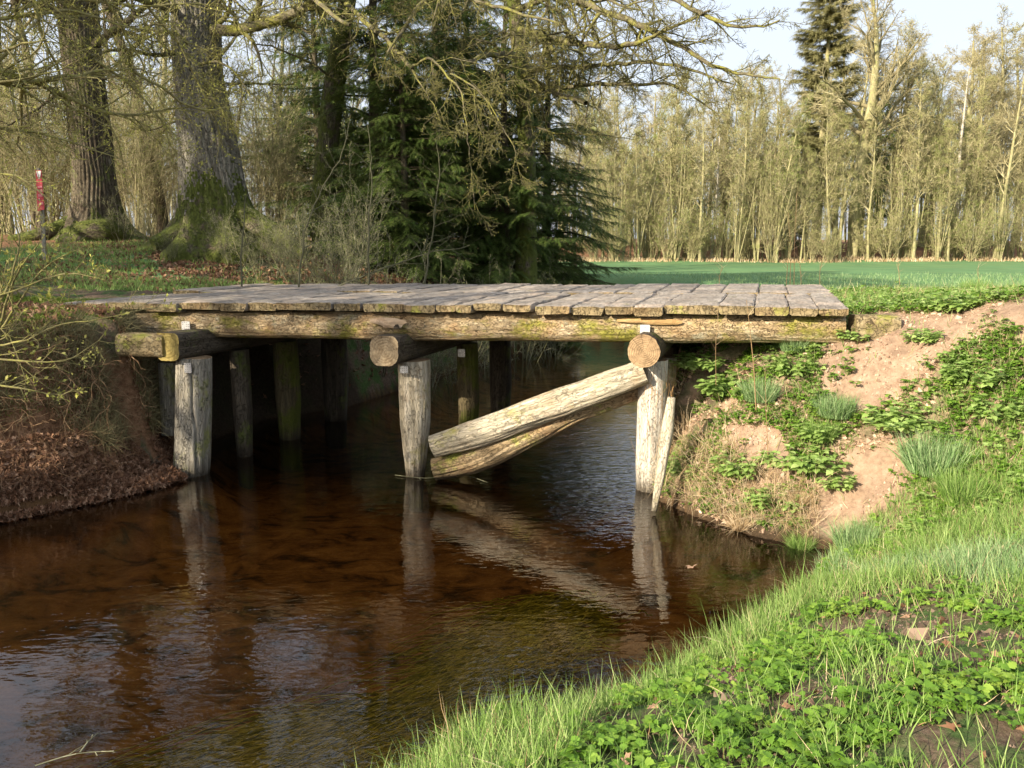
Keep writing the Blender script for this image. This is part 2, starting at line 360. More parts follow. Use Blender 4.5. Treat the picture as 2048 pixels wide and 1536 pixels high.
def sdist(x, y):
    """distance to the stream edge, positive outside"""
    d = np.full(x.shape, 1e9); n = len(STREAM)
    for i in range(n):
        a = STREAM[i]; b = STREAM[(i+1) % n]
        if i == len(LEFT_EDGE)-1 or i == n-1: continue
        ex, ey = b[0]-a[0], b[1]-a[1]; t = np.clip(((x-a[0])*ex+(y-a[1])*ey)/(ex*ex+ey*ey), 0, 1)
        d = np.minimum(d, np.hypot(x-a[0]-t*ex, y-a[1]-t*ey))
    return np.where(inpoly(x, y, STREAM), -d, d)
def ss(t): t = np.clip(t, 0, 1); return t*t*(3-2*t)
def height(x, y, detail=True):
    x = np.asarray(x, float); y = np.asarray(y, float)
    sh = x.shape; x = x.ravel(); y = y.ravel()
    d = sdist(x, y)
    wob = .10*hnoise(x, y, 2.2, 5, 3)*ss((14-y)/4)
    d = d+wob*np.clip(np.abs(d)*4, 0, 1)
    T = Top(x, y)
    near = ss((6.9-y)/1.2)*(x > -3.5)
    wd = np.where(x < (y*.12-2.5), .55, .75)+.25*near
    wd = np.where((x > 1.4) & (y > 9.15) & (y < 13), .26, wd)
    prof = 1-np.exp(-(np.clip(d, 0, 50)/wd)**1.15*1.7)
    z = T*prof
    lm = (x < -3.0)*(y > 5.5)*(y < 9.5)       # leafy shelf below the left bank
    hs_ = .13+.55*ss((-4.35-x)/.5); shelf = hs_*np.sqrt(np.clip((d+.02)/.42, 0, 1))*(1-.25*ss((d-.4)/.3))+(T-.62)*ss((d-.66)/.42)+.1*ss((d-.6)/.3)
    z = np.where(lm, np.where(d > 0, shelf, z), z)
    ab = (x < -3.0)*(y >= 9.5)*(y < 13)
    z = np.where(ab, .25*ss(d/.3)+(T-.25)*ss((d-.25)/.35), z)
    # ditches under the deck stay below the planks
    z = np.where(d <= 0, -.42*ss(-d/.9)-.03, z)
    if detail:
        k = np.clip(d*3, 0, 1)*ss((30-y)/10)
        z = z+k*(.035*hnoise(x, y, 2.5, 1, 4)+.02*hnoise(x, y, 9, 2, 3))
        z = z+np.where(d < 0, .04*hnoise(x, y, 3, 8, 4)*ss(-d*2), 0)
    return z.reshape(sh)
def axisgrid(lo, a, b, hi, step, grow=1.08):
    g = list(np.arange(a, b, step)); s = step; q = g[-1]
    while q < hi: s *= grow; q += s; g.append(q)
    s = step; q = a; L = []
    while q > lo: s *= grow; q -= s; L.append(q)
    return np.array(L[::-1]+g)
gx = axisgrid(-260, -6.5, 6.5, 260, .05); gy = axisgrid(-60, 1.0, 14.5, 420, .05, 1.05)
X, Y = np.meshgrid(gx, gy); Z = height(X, Y)
ZP = proj(X, Y, Z)
dd = sdist(X.ravel(), Y.ravel()).reshape(X.shape)
SAND_PX = [[(1640, 700), (1740, 625), (1900, 630), (2090, 580), (2090, 720), (1990, 640), (1880, 720), (1800, 790), (1740, 830), (1640, 790)], [(1640, 930), (1790, 890), (1830, 1020), (1720, 1150), (1600, 1120), (1640, 1010)], [(1450, 850), (1560, 860), (1600, 960), (1500, 990)]]
def sandmask(px, py, x, y):
    m = np.zeros(px.shape, bool)
    for q in SAND_PX: m |= inpoly(px, py, q)
    return m & (x > 1.3) & (y > 4.5) & (y < 12)
def smoothmask(m, it=4):
    m = m.astype(float)
    for _ in range(it):
        m[1:-1, 1:-1] = (m[1:-1, 1:-1]*2+m[:-2, 1:-1]+m[2:, 1:-1]+m[1:-1, :-2]+m[1:-1, 2:])/6
    return m
rightbank = (X > 1.4)*(Y > 5.5)*(Y < 13)
a_sand = np.clip(smoothmask(sandmask(ZP[0], ZP[1], X, Y))+.45*rightbank*smoothmask(X > 1.4), 0, 1)
# old track along the crest, worn to sand
a_sand = np.maximum(a_sand, smoothmask((np.abs(Y-(10.2)) < 1.6)*(X > 3.5)*(X < 9))*.55)
a_mead = ss((Y-15)/3)*ss((X-(Y*0.02+1.0))/2)*ss((61.5+1.2*hnoise(X, Y, .3, 3, 2)-Y)/1.5)+ss((-4.6-X)/1.5)*ss((Y-13)/1.5)*ss((17.5-Y)/2)*.6
a_mead = np.clip(a_mead, 0, 1)
a_leaf = np.clip((X < -4.3)*(Y > 8.5)*(Y < 9.9)*(Z > .3)*(Z < 1.8)*.8+ss((Y-62)/2)*(X > -20)+ss((-1.5-X)/1.5)*ss((Y-15.5)/2)+(X < -3.2)*ss((9.8-Y)/1)*(Y > -3)*1., 0, 1)
a_wet_shade = ss((.13-Z)/.06)*ss((Z+.20)/.12)*(dd < .6)*.9
a_wet_shade = np.maximum(a_wet_shade, smoothmask((X < -2)*(X > -6)*(Y > 9.7)*(Y < 14.2)*(Z > -.1)*(Z < 1.85))*.9)  # shade beneath the deck's left end, painted dark into the ground colour
a_bed = ss((.07-Z)/.06)*(dd < .2)
mb = MB(); ny, nx = X.shape
ii = (np.arange(ny-1)[:, None]*nx+np.arange(nx-1)[None, :])
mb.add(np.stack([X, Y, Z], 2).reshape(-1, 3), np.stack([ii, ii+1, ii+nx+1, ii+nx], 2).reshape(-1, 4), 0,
       sand=a_sand.ravel(), mead=a_mead.ravel(), leaf=a_leaf.ravel(), bed=a_bed.ravel(), wet=a_wet_shade.ravel())
t = NT("ground_mat"); ob = t.n("TexCoord").outputs["Object"]
n_f = t.noise(ob, 26, 8, .75); n_m = t.noise(ob, 3.2, 6, .65); n_l = t.noise(ob, .5, 4, .6)
soil = t.ramp(n_f, (.3, (.06, .04, .028)), (.5, (.14, .10, .07)), (.72, (.24, .18, .13)))
sand = t.ramp(t.noise(ob, 9, 9, .7), (.3, (.17, .115, .08)), (.5, (.32, .225, .155)), (.7, (.43, .32, .235)))
sand = t.mix(t.ramp(t.noise(ob, 2.0, 5, .7), (.48, 0.), (.66, .6)), sand, (.20, .14, .10))
grass = t.ramp(n_f, (.3, (.035, .07, .018)), (.7, (.10, .16, .05)))
leaf = t.ramp(t.noise(ob, 14, 6, .8), (.3, (.07, .035, .02)), (.5, (.22, .12, .065)), (.7, (.36, .22, .13)))
mead = t.ramp(t.noise(t.mapv(ob, (1, .35, 1)), .9, 5, .6), (.35, (.075, .165, .075)), (.65, (.12, .235, .10)))
mead = t.mix(t.ramp(n_f, (.4, 0.), (.7, .5)), mead, (.17, .26, .10))
mead = t.mix(t.ramp(n_l, (.45, 0.), (.75, .35)), mead, (.20, .22, .08))
bed = t.ramp(t.noise(t.mapv(ob, (1, 1.6, 1)), 2.6, 6, .65, .6), (.38, (.035, .022, .010)), (.46, (.17, .085, .028)), (.66, (.34, .19, .065)))
bed = t.mix(t.ramp(t.noise(ob, 38, 4, .7), (.3, .45), (.6, 0.)), bed, (.10, .05, .012))
col = t.mix(t.ramp(n_m, (.42, 0.), (.58, 1.)), soil, grass)
def edge(a, k=.35):
    return t.ramp(t.math('ADD', t.attr(a), t.math('MULTIPLY', t.math('SUBTRACT', n_m, .5), k)), (.42, 0.), (.58, 1.))
col = t.mix(edge('leaf'), col, leaf)
col = t.mix(edge('mead'), col, mead)
col = t.mix(edge('sand', 1.0), col, sand)
col = t.mix(t.attr('bed'), col, bed)
col = t.mix(t.attr('wet'), col, t.ramp(n_f, (.3, (.018, .013, .009)), (.7, (.07, .048, .03))))  # wet mud at the waterline plus the painted shade under the deck
hgt = t.math('ADD', t.math('MULTIPLY', t.noise(ob, 11, 9, .75), 1.4), t.math('MULTIPLY', n_f, .35))
mat_ground = t.done(t.bsdf(col, .95, t.bump(hgt, .8, .035), spec=.12))
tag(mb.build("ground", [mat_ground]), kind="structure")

# ------------------------------------------------------------------ water
xs = axisgrid(-40, -7, 6, 40, .25, 1.2); ys = axisgrid(-20, 1, 16, 60, .25, 1.2)
WX, WY = np.meshgrid(xs, ys); mb = MB(); a, b = WX.shape
ii = (np.arange(a-1)[:, None]*b+np.arange(b-1)[None, :])
mb.add(np.stack([WX, WY, WX*0], 2).reshape(-1, 3), np.stack([ii, ii+1, ii+b+1, ii+b], 2).reshape(-1, 4))
t = NT("water_mat"); ob = t.n("TexCoord").outputs["Object"]
m1 = t.n("Mapping", None, Vector=ob, Rotation=(0, 0, radians(-12)), Scale=(.75, 1.7, 1)).outputs[0]
w1 = t.noise(m1, 3.2, 2, .5, .3); w2 = t.noise(m1, 8.5, 2, .5, .5); w4 = t.noise(m1, 17, 1, .5, .3)
h = t.math('ADD', t.math('MULTIPLY', w1, .5), t.math('ADD', t.math('MULTIPLY', w2, .42), t.math('MULTIPLY', w4, .13)))
rif = t.n("VectorMath", {"operation": 'LENGTH'}, i0=t.n("Mapping", None, Vector=ob, Location=(-.75*.55, -10.2*.22, 0), Scale=(.55, .22, 1)).outputs[0]).outputs["Value"]
patch = t.math('ADD', t.ramp(t.noise(ob, .7, 2, .5), (.38, .11), (.64, .34)), t.ramp(rif, (.25, 1.), (.75, 0.)), True)
bn = t.bump(t.math('MULTIPLY', h, patch), 1.0, .024)
gl = t.n("BsdfGlossy", None, Color=(1, 1, 1), Roughness=.015, Normal=bn).outputs[0]
tr = t.n("BsdfTransparent", None, Color=(.88, .70, .46)).outputs[0]
fr = t.n("Fresnel", None, IOR=1.42, Normal=bn).outputs[0]
fr = t.math('ADD', t.math('MULTIPLY', fr, 1.1), .015, True)
mx = t.n("MixShader", None, Fac=fr); t.t.links.new(tr, mx.inputs[1]); t.t.links.new(gl, mx.inputs[2])
tag(mb.build("water", [t.done(mx.outputs[0])]), kind="structure")

# ------------------------------------------------------------------ the bridge
A0 = P(120, 602, 10.12); B0 = P(1697, 613, 8.2)
A0h = A0.copy(); B0h = B0.copy()
def front(px):            # point on the deck's front top edge seen at photo column px
    lo, hi = -.15, 1.1
    for _ in range(50):
        m = (lo+hi)/2; q = A0+(B0-A0)*m
        if proj(*q)[0] < px: lo = m
        else: hi = m
    return A0+(B0-A0)*lo
vang = radians(17.5); VD = np.array([sin(vang), cos(vang), .014]); DW = 4.0
UD = (B0-A0)/np.linalg.norm(B0-A0)
bridge = empty("plank_bridge", (float(A0[0]), float(A0[1]), 0))
tag(bridge, "old timber bridge of thick grey planks over bark-covered logs, crossing the brown stream", "bridge")
BO = Vector(bridge.location)
def bpart(mb, name, mats, smooth=True):
    o = mb.build(name, mats, None, smooth); o.parent = bridge; o.location = -BO; return o
rng = random.Random(4); rs = np.random.RandomState(4)
bounds = [(118, 158), (159, 214), (217, 293), (295, 357), (357, 440), (441, 494), (495, 551), (553, 664), (666, 719), (725, 807), (809, 871), (875, 914), (915, 946), (948, 1004), (1007, 1062), (1072, 1141), (1142, 1206), (1209, 1266), (1268, 1327), (1328, 1438), (1439, 1508), (1509, 1578), (1580, 1637), (1638, 1697)]
def plank(x0, x1, v0, v1, zoff, th, seed):
    r = np.random.RandomState(seed); q0 = front(x0); q1 = front(x1); wd = np.linalg.norm(q1-q0)
    n = max(4, int((v1-v0)/.12)); vs = np.linspace(v0, v1, n)
    # cross section with worn, rounded edges
    c = .022; sec = [(0+c, 0), (.3*wd, .003), (.7*wd, .002), (wd-c, 0), (wd-.004, -.008), (wd, -c*1.2), (wd-.003, -th+c), (wd-c, -th), (c, -th), (.003, -th+c), (0, -c*1.2), (.004, -.008)]
    sec = np.array(sec); k = len(sec)
    V = []; TC = []
    e = v0 == 0
    for i, v in enumerate(vs):
        jit = r.normal(size=(k, 2))*.004
        s2 = sec+jit
        if i == 0:
            s2 = s2*1.0; s2[:, 1] = np.where(s2[:, 1] > -.01, s2[:, 1]-.012, s2[:, 1]+.008)
        bowz = zoff+.008*sin(v*1.3+seed)
        ve = v+(r.normal(size=k)*.006 if i == 0 else 0)+(.01 if i == 1 else 0)*0
        pts = q0[None]+UD[None]*s2[:, :1]+VD[None]*np.reshape(ve*np.ones(k), (k, 1))+np.array([[0, 0, 1.]])*(s2[:, 1:]+bowz)
        V.append(pts); TC.append(np.stack([s2[:, 0]+seed*1.7, np.full(k, v)+seed*.37, s2[:, 1]], 1))
    V = np.concatenate(V); TC = np.concatenate(TC)
    mbp = MB(); i = np.arange(n-1)[:, None]*k; j = np.arange(k)[None, :]; jj = (j+1) % k
    mbp.add(V, np.stack([i+j, i+jj, i+k+jj, i+k+j], 2).reshape(-1, 4), 0, tc=TC)
    for e_, o_ in ((0, 1), ((n-1)*k, -1)):
        vv = V[e_:e_+k]; mbp.add(np.concatenate([vv.mean(0)[None], vv]), np.array([[0, 1+a, 1+(a+1) % k][::-o_] for a in range(k)]), 1,
            tc=np.concatenate([TC[e_:e_+k].mean(0)[None], TC[e_:e_+k]]))
    return bpart(mbp, "plank", [M['plank_top'], M['plank_end']], False)
for i, (x0, x1) in enumerate(bounds):
    plank(x0, x1, -.02+rng.uniform(-.04, .04), 1.95+rng.uniform(-.05, .05), rng.uniform(-.012, .010)-(.03 if i < 2 else 0), .105+rng.uniform(-.01, .012), i+1)
xb = 118
k = 100
while xb < 1690:
    wpx = rng.uniform(62, 96); x1 = min(xb+wpx, 1697)
    if 1697-x1 < 30: x1 = 1697
    plank(xb+1.5, x1-1.5, 2.03, 4.0+rng.uniform(-.04, .05), rng.uniform(-.008, .016), .105, k); xb = x1; k += 1
# main log beams
def lumpy(seed, amp=.05, fine=.02, nf=17):
    def f(th, s):
        a = hnoise(np.cos(th)*1.2+0*s, s*1.1+np.sin(th)*1.2, 1.0, seed, 3)*amp
        b = hnoise(th*nf/6.28*2+0*s, s*2.2+0*th, 1.6, seed+1, 3)*fine
        return 1+a+b
    return f
def splits(seed, base, n=4, depth=.16, wd=.055):
    rr = np.random.RandomState(seed); A_ = [(rr.uniform(0, 6.28), rr.uniform(-.3, .3), rr.uniform(.4, 1.), rr.uniform(0, 9)) for _ in range(n)]
    def f(th, s):
        m = base(th, s)
        for a, tw, dp, ph in A_:
            c = a+tw*s+.10*np.sin(s*3.1+ph)+.04*np.sin(s*11+ph*2); k = np.exp(-(np.angle(np.exp(1j*(th-c)))/wd)**2)
            m = m-depth*dp*k*np.clip(.45+.75*np.sin(s*1.9+ph), 0, 1)
        return m
    return f
bl0, bl1 = P(188, 646, 10.22), P(1686, 655.5, 8.42)
for j in range(4):
    o = VD*(.02+1.22*j)*np.array([1, 1, 1])
    mbp = MB(); p, r = resample([bl0+o, (bl0+bl1)/2+o+np.array([0, 0, -.015]), bl1+o], [.158, .165, .165], .045)
    tube(mbp, p, r, 110 if j == 0 else 40, 0, splits(j+70, lumpy(10+j, .07, .035, 20), 4, .10, .06), capmat=1, squash=None, off=(j*3, 0))
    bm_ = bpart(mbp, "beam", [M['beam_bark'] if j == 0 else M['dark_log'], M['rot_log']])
    if j == 0: front_beam = bm_
# knot scar: pale debarked patch with a knot hole, sitting 4 mm proud of the bark
def patchmesh(cx, cy, w_, h_, seed, mat, name, parent, holes=None, depth=9.03, bulge=.03):
    c = P(cx, cy, depth); m2 = MB(); n = 26; rr = np.random.RandomState(seed)
    th = np.linspace(0, 2*pi, n, endpoint=False)
    rad = 1+.12*np.sin(2*th+seed)+.1*np.sin(3*th+seed*2)+.06*rr.normal(size=n)
    V = [c-np.array([0, bulge, 0])]
    for q in (.35, .65, .88, 1.0):
        x_ = np.cos(th)*w_*rad*q; z_ = np.sin(th)*h_*rad*q
        V += [c+UD*a_+np.array([0, -bulge*(1-q**2)+.0, b_]) for a_, b_ in zip(x_, z_)]
    V = np.array(V); j_ = np.arange(n); k_ = (j_+1) % n
    Q = np.concatenate([np.stack([1+a*n+j_, 1+(a+1)*n+j_, 1+(a+1)*n+k_, 1+a*n+k_], 1) for a in range(3)])
    m2.add(V, [np.stack([np.zeros(n, int), 1+j_, 1+k_], 1), Q], 0, tc=(V-c)[:, [1, 2, 0]])
    return bpart(m2, name, [mat])
M['scar'] = wood("scar_wood", (.46, .30, .17), (.66, .50, .34), (.80, .68, .54), (7, 7, 1.6), .3, 7, 0, (0, 0, 0), 0, (.42, .20, .08), .35, .5)
M['scar_dull'] = wood("scar_dull", (.34, .20, .08), (.47, .31, .14), (.58, .42, .22), (7, 7, 1.6), .3, 7, .1, (.16, .15, .03), 0, (.30, .16, .06), .35, .5)
def beamfront(px, py):
    """a point on the visible skin of the front beam"""
    lo, hi = 0., 1.
    for _ in range(40):
        m = (lo+hi)/2
        if proj(*(bl0+(bl1-bl0)*m-np.array([0, .18, 0])))[0] < px: lo = m
        else: hi = m
    base = bl0+(bl1-bl0)*lo
    y = base[1]-.184
    return y
patchmesh(778, 645, .20, .062, 3, M['scar'], "knot_scar", bridge, depth=beamfront(778, 645)-.028, bulge=.022)
patchmesh(793, 654, .038, .026, 5, M['dark_log'], "knot_hole", bridge, depth=beamfront(793, 654)-.052, bulge=.006)
patchmesh(1305, 643, .33, .035, 9, M['scar_dull'], "knot_scar", bridge, depth=beamfront(1305, 641)+.012, bulge=.02)

# cap logs and posts
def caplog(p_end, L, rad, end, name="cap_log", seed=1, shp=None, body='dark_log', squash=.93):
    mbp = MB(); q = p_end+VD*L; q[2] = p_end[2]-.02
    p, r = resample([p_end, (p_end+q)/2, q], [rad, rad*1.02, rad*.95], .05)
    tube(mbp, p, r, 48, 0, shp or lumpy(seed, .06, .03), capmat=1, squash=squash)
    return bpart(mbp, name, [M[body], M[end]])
def boxy(seed, k=.12):
    l = lumpy(seed, .04, .018)
    return lambda th, s: l(th, s)*(1+k*(np.abs(np.sin(2*th))**1.6)-.02)
caplog(P(334, 693, 9.25), 4.3, .168, 'end_yellow', seed=21, shp=boxy(21, .2))
caplog(P(768, 701, 8.98), 4.3, .178, 'end_mid', seed=22, shp=boxy(22, .14))
caplog(P(1287, 702, 8.33), 4.3, .172, 'end_round', seed=23, squash=None)
# short hewn block on the far side of the left cap
mbp = MB(); q0 = P(243, 689, 9.4); q1 = P(335, 690, 9.36)
p, r = resample([q0, q1], [.13, .135], .04); tube(mbp, p, r, 32, 0, boxy(25, .22), capmat=1); bpart(mbp, "hewn_block", [M['plank_end'], M['end_yellow']])
def post(px_top, py_top, px_bot, Yd, r0, r1, mat, seed, zb=-.6, sharp=True, mid=None, name="post"):
    a = P(px_top, py_top, Yd); a[2] += .05
    Gp = None; lo = P(px_bot, 950, Yd); b = np.array([lo[0], Yd, zb])
    L = a[2]-b[2]
    ts = np.linspace(0, 1, 9); pts = [a+(b-a)*q+np.array([.012*sin(seed+q*5), 0, 0]) for q in ts]
    rr = [r0*(1-.0*q)+(r1-r0)*q for q in ts]
    if sharp:
        for i, q in enumerate(ts):
            z = a[2]+(b[2]-a[2])*q
            if z < .75: rr[i] *= max(.45, 1-(.75-z)*.55)
    p, r = resample(pts, rr, .035); mbp = MB(); tube(mbp, p, r, 120, 0, splits(seed, lumpy(seed, .05, .022, 14), 5), capmat=1)
    return bpart(mbp, name, [M[mat], M['end_round']])
post(389, 722, 374, 9.50, .205, .215, 'grey_post', 31, sharp=False)
post(826, 728, 832, 9.42, .195, .19, 'bare_log', 32)
post(1304, 728, 1303, 8.85, .165, .150, 'pale_post', 33, sharp=False)
post(1331, 722, 1325, 9.35, .13, .13, 'bare_log', 34, sharp=False)
def capY(base, t_): return base+VD[:2]*t_
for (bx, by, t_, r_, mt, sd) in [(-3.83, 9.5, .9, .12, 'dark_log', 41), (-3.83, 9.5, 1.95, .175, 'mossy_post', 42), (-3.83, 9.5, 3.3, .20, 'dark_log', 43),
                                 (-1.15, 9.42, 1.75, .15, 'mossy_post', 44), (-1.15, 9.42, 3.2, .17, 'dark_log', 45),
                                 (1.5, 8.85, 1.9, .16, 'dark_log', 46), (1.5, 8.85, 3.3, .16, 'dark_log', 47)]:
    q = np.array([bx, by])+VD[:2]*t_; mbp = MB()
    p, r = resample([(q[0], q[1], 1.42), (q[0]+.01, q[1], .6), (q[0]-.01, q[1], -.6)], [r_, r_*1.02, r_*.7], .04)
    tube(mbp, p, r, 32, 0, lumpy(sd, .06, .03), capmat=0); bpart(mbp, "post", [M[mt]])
mbp = MB(); p, r = resample([P(338, 726, 10.1), P(340, 870, 10.0)], [.13, .11], .04); tube(mbp, p, r, 32, 0, lumpy(48, .08, .04)); bpart(mbp, "post", [M['grey_post']])
# two rough logs leaning as a brace between the middle and the right post
def rough(seed):
    l = lumpy(seed, .10, .05, 12)
    return lambda th, s: l(th, s)*(1+.05*np.sin(th*2+s*1.3))
mbp = MB(); p, r = resample([P(866, 893, 9.10), P(960, 866, 9.02), P(1100, 815, 8.9), P(1210, 772, 8.8), P(1290, 742, 8.72)], [.125, .150, .16, .155, .14], .035)
tube(mbp, p, r, 120, 0, splits(3, rough(51), 5, .14), capmat=1); bpart(mbp, "brace_log", [M['bare_log'], M['end_mid']])
mbp = MB(); p, r = resample([P(868, 940, 9.22), P(945, 921, 9.2), P(1040, 875, 9.1), P(1150, 822, 8.98), P(1290, 775, 8.95)], [.135, .17, .15, .13, .11], .035)
tube(mbp, p, r, 120, 0, splits(5, rough(57), 6, .2, .08), capmat=0); bpart(mbp, "brace_log", [M['rot_log']])
# galvanised nail plates
t = NT("zinc_mat"); ob = t.n("TexCoord").outputs["Object"]
M['zinc'] = t.done(t.bsdf(t.ramp(t.noise(ob, 60, 4, .7), (.3, (.38, .38, .38)), (.7, (.66, .66, .65))), .45, spec=.5, Metallic=.35))
t = NT("black_hole"); M['hole'] = t.done(t.bsdf((.02, .02, .02), .8))
def nailplate(px, py, Yd, w_, h_, rows, cols, seed, skip=()):
    c = P(px, py, Yd); m2 = MB(); th = .006
    out = np.array([(-w_/2+.006, -h_/2), (w_/2-.006, -h_/2), (w_/2, -h_/2+.006), (w_/2, h_/2-.006), (w_/2-.006, h_/2), (-w_/2+.006, h_/2), (-w_/2, h_/2-.006), (-w_/2, -h_/2+.006)])
    nrm = np.array([-UD[1]*-1, -UD[0]*1, 0]); nrm = np.array([UD[1], -UD[0], 0])
    V = np.array([c+UD*a+np.array([0, 0, b])+nrm*o_ for o_ in (0, th) for a, b in out])
    fs = [list(range(8)), list(range(8, 16))[::-1]]
    m2.add(V, [np.array(fs), np.array([[i, (i+1) % 8, 8+(i+1) % 8, 8+i] for i in range(8)])])
    rr = random.Random(seed)
    for i in range(rows):
        for j in range(cols):
            if rr.random() < .15: continue
            x_ = (-.5+(j+.5)/cols)*w_; z_ = (-.5+(i+.5)/rows)*h_; a = np.linspace(0, 2*pi, 6, endpoint=False)
            q = [c+UD*(x_+.0045*cos(k_))+np.array([0, 0, z_+.0055*sin(k_)])+nrm*(th+.0015) for k_ in a]
            m2.add(np.array(q), np.array([list(range(6))]), 1)
    return bpart(m2, "nail_plate", [M['zinc'], M['hole']], False)
nailplate(372, 653, beamfront(372, 653)-.012, .11, .125, 5, 4, 1)
nailplate(1290, 661, beamfront(1290, 661)-.012, .105, .125, 2, 1, 2)
nailplate(376, 736, 9.275, .09, .115, 4, 3, 3)
nailplate(808, 739, 9.215, .095, .085, 4, 4, 4)
nailplate(923, 706, 10.93, .10, .11, 6, 6, 5)

# weathered stake leaning against the right bank
mbp = MB(); p, r = resample([P(1343, 795, 8.05), P(1334, 860, 8.05), P(1320, 950, 8.0), P(1308, 1022, 7.95)], [.040, .062, .052, .026], .03)
tube(mbp, p, r, 24, 0, rough(61), capmat=0)
tag(mbp.build("stake", [M['bare_log']]), "short pale splintered stake leaning in front of the right-hand bridge post at the water's edge", "stake")
# squared stone-grey timber at the right end of the deck
mbp = MB(); q = P(1712, 660, 8.3)
p, r = resample([q+np.array([-.02, .05, .0]), q+np.array([.42, -.0, .02])], [.15, .13], .04)
tube(mbp, p, r, 32, 0, boxy(71, .25), capmat=0)
tag(mbp.build("timber_stub", [M['plank_end']]), "short mossy timber stub half buried in sand at the right end of the bridge deck", "timber")

# ------------------------------------------------------------------ vegetation: generators
def nrm3(v):
    l = sqrt(v[0]*v[0]+v[1]*v[1]+v[2]*v[2])+1e-9; return (v[0]/l, v[1]/l, v[2]/l)
def perp_dir(R, d, ang):
    while True:
        q = (R.gauss(0, 1), R.gauss(0, 1), R.gauss(0, 1)); k = q[0]*d[0]+q[1]*d[1]+q[2]*d[2]
        q = (q[0]-k*d[0], q[1]-k*d[1], q[2]-k*d[2])
        if q[0]**2+q[1]**2+q[2]**2 > .05: break
    q = nrm3(q); c, s = cos(ang), sin(ang)
    return (d[0]*c+q[0]*s, d[1]*c+q[1]*s, d[2]*c+q[2]*s)
class Grower:
    """recursive bare branches: thick ones become smooth tubes, thin ones prisms; tips carry buds"""
    def __init__(s, seed, curv=(.1, .18, .22, .28, .32), up=(0, .02, .02, .0, -.01), step=(.6, .35, .22, .16, .12),
                 kids=(10, 7, 6, 5, 4), ratio=(.55, .5, .5, .5, .5), ang=(50, 50, 48, 45, 45), start=(.3, .15, .12, .1, .1), rk=.55, maxlv=3, thick=.03, rmin=.003, taper=.8, budstep=1):
        s.R = random.Random(seed); s.__dict__.update(curv=curv, up=up, step=step, kids=kids, ratio=ratio, ang=ang, start=start, rk=rk, maxlv=maxlv, thick=thick, rmin=rmin, taper=taper, budstep=budstep)
        s.tubes = []; s.segs = []; s.buds = []
    def path(s, pts, rad, lv, kids=None, L=None):
        if max(rad) > s.thick: s.tubes.append((pts, rad))
        else:
            for a in range(len(pts)-1): s.segs.append(tuple(pts[a])+tuple(pts[a+1])+(rad[a], rad[a+1]))
        n = len(pts)-1; R = s.R
        if L is None: L = sum(sqrt(sum((pts[a+1][c]-pts[a][c])**2 for c in range(3))) for a in range(n))
        if lv >= s.maxlv:
            for a in range(1, n+1, s.budstep):
                d = nrm3(tuple(pts[a][c]-pts[a-1][c] for c in range(3))); s.buds.append(tuple(pts[a])+d)
            return
        K = s.kids[lv] if kids is None else kids
        for k in range(K):
            t_ = s.start[lv]+(1-s.start[lv])*(k+R.random())/K; f = t_*n; a = min(int(f), n-1); f -= a
            p = tuple(pts[a][c]*(1-f)+pts[a+1][c]*f for c in range(3)); r = rad[a]*(1-f)+rad[a+1]*f
            d = nrm3(tuple(pts[a+1][c]-pts[a][c] for c in range(3)))
            s.grow(p, perp_dir(R, d, radians(s.ang[lv]*R.uniform(.6, 1.3))), L*s.ratio[lv]*(1.15-.75*t_)*R.uniform(.6, 1.25), max(r*s.rk*R.uniform(.7, 1.1), s.rmin), lv+1)
    def grow(s, p, d, L, r, lv):
        R = s.R; n = max(2, int(L/s.step[lv])); pts = [p]; rad = [r]; cv = s.curv[lv]; up = s.up[lv]; st = L/n
        for i in range(n):
            d = nrm3((d[0]+R.gauss(0, cv), d[1]+R.gauss(0, cv), d[2]+R.gauss(0, cv)+up))
            p = (p[0]+d[0]*st, p[1]+d[1]*st, p[2]+d[2]*st); pts.append(p); rad.append(max(s.rmin*.6, r*(1-s.taper*(i+1)/n)))
        s.path(pts, rad, lv, L=L)
    def limbs(s, mb, mat=0, n=8):
        for pts, rad in s.tubes:
            m = max(rad); k = 5 if m < .03 else (n if m < .12 else n+6)
            tube(mb, pts, rad, k, mat, caps=False)
LEAF1 = (np.array([(0, 0, 0), (-.28, .45, .06), (.28, .45, .06), (0, 1, 0), (0, .5, -.03)]), [np.array([(0, 4, 1), (0, 2, 4), (1, 4, 3), (4, 2, 3)])])
DIA = (np.array([(0, 0, 0), (-.24, .55, .1), (0, 1, 0), (.24, .55, .1)]), [np.array([(0, 3, 2, 1)])])
def buds(mb, B, size, dens, seed, mat=0, spread=.0, droop=0., thin=1.):
    rs_ = np.random.RandomState(seed); B = np.array(B)
    if not len(B): return
    k = rs_.poisson(dens, len(B)); B = np.repeat(B, k, 0); N = len(B)
    if N == 0: return
    d = B[:, 3:]+rs_.normal(size=(N, 3))*.6; d[:, 2] += .2-droop
    scatter(mb, DIA[0], DIA[1], B[:, :3]+rs_.normal(size=(N, 3))*spread, axes(d, rs_), rs_.uniform(.6, 1.4, N)[:, None]*np.array([[size*thin, size, size]]), mat)

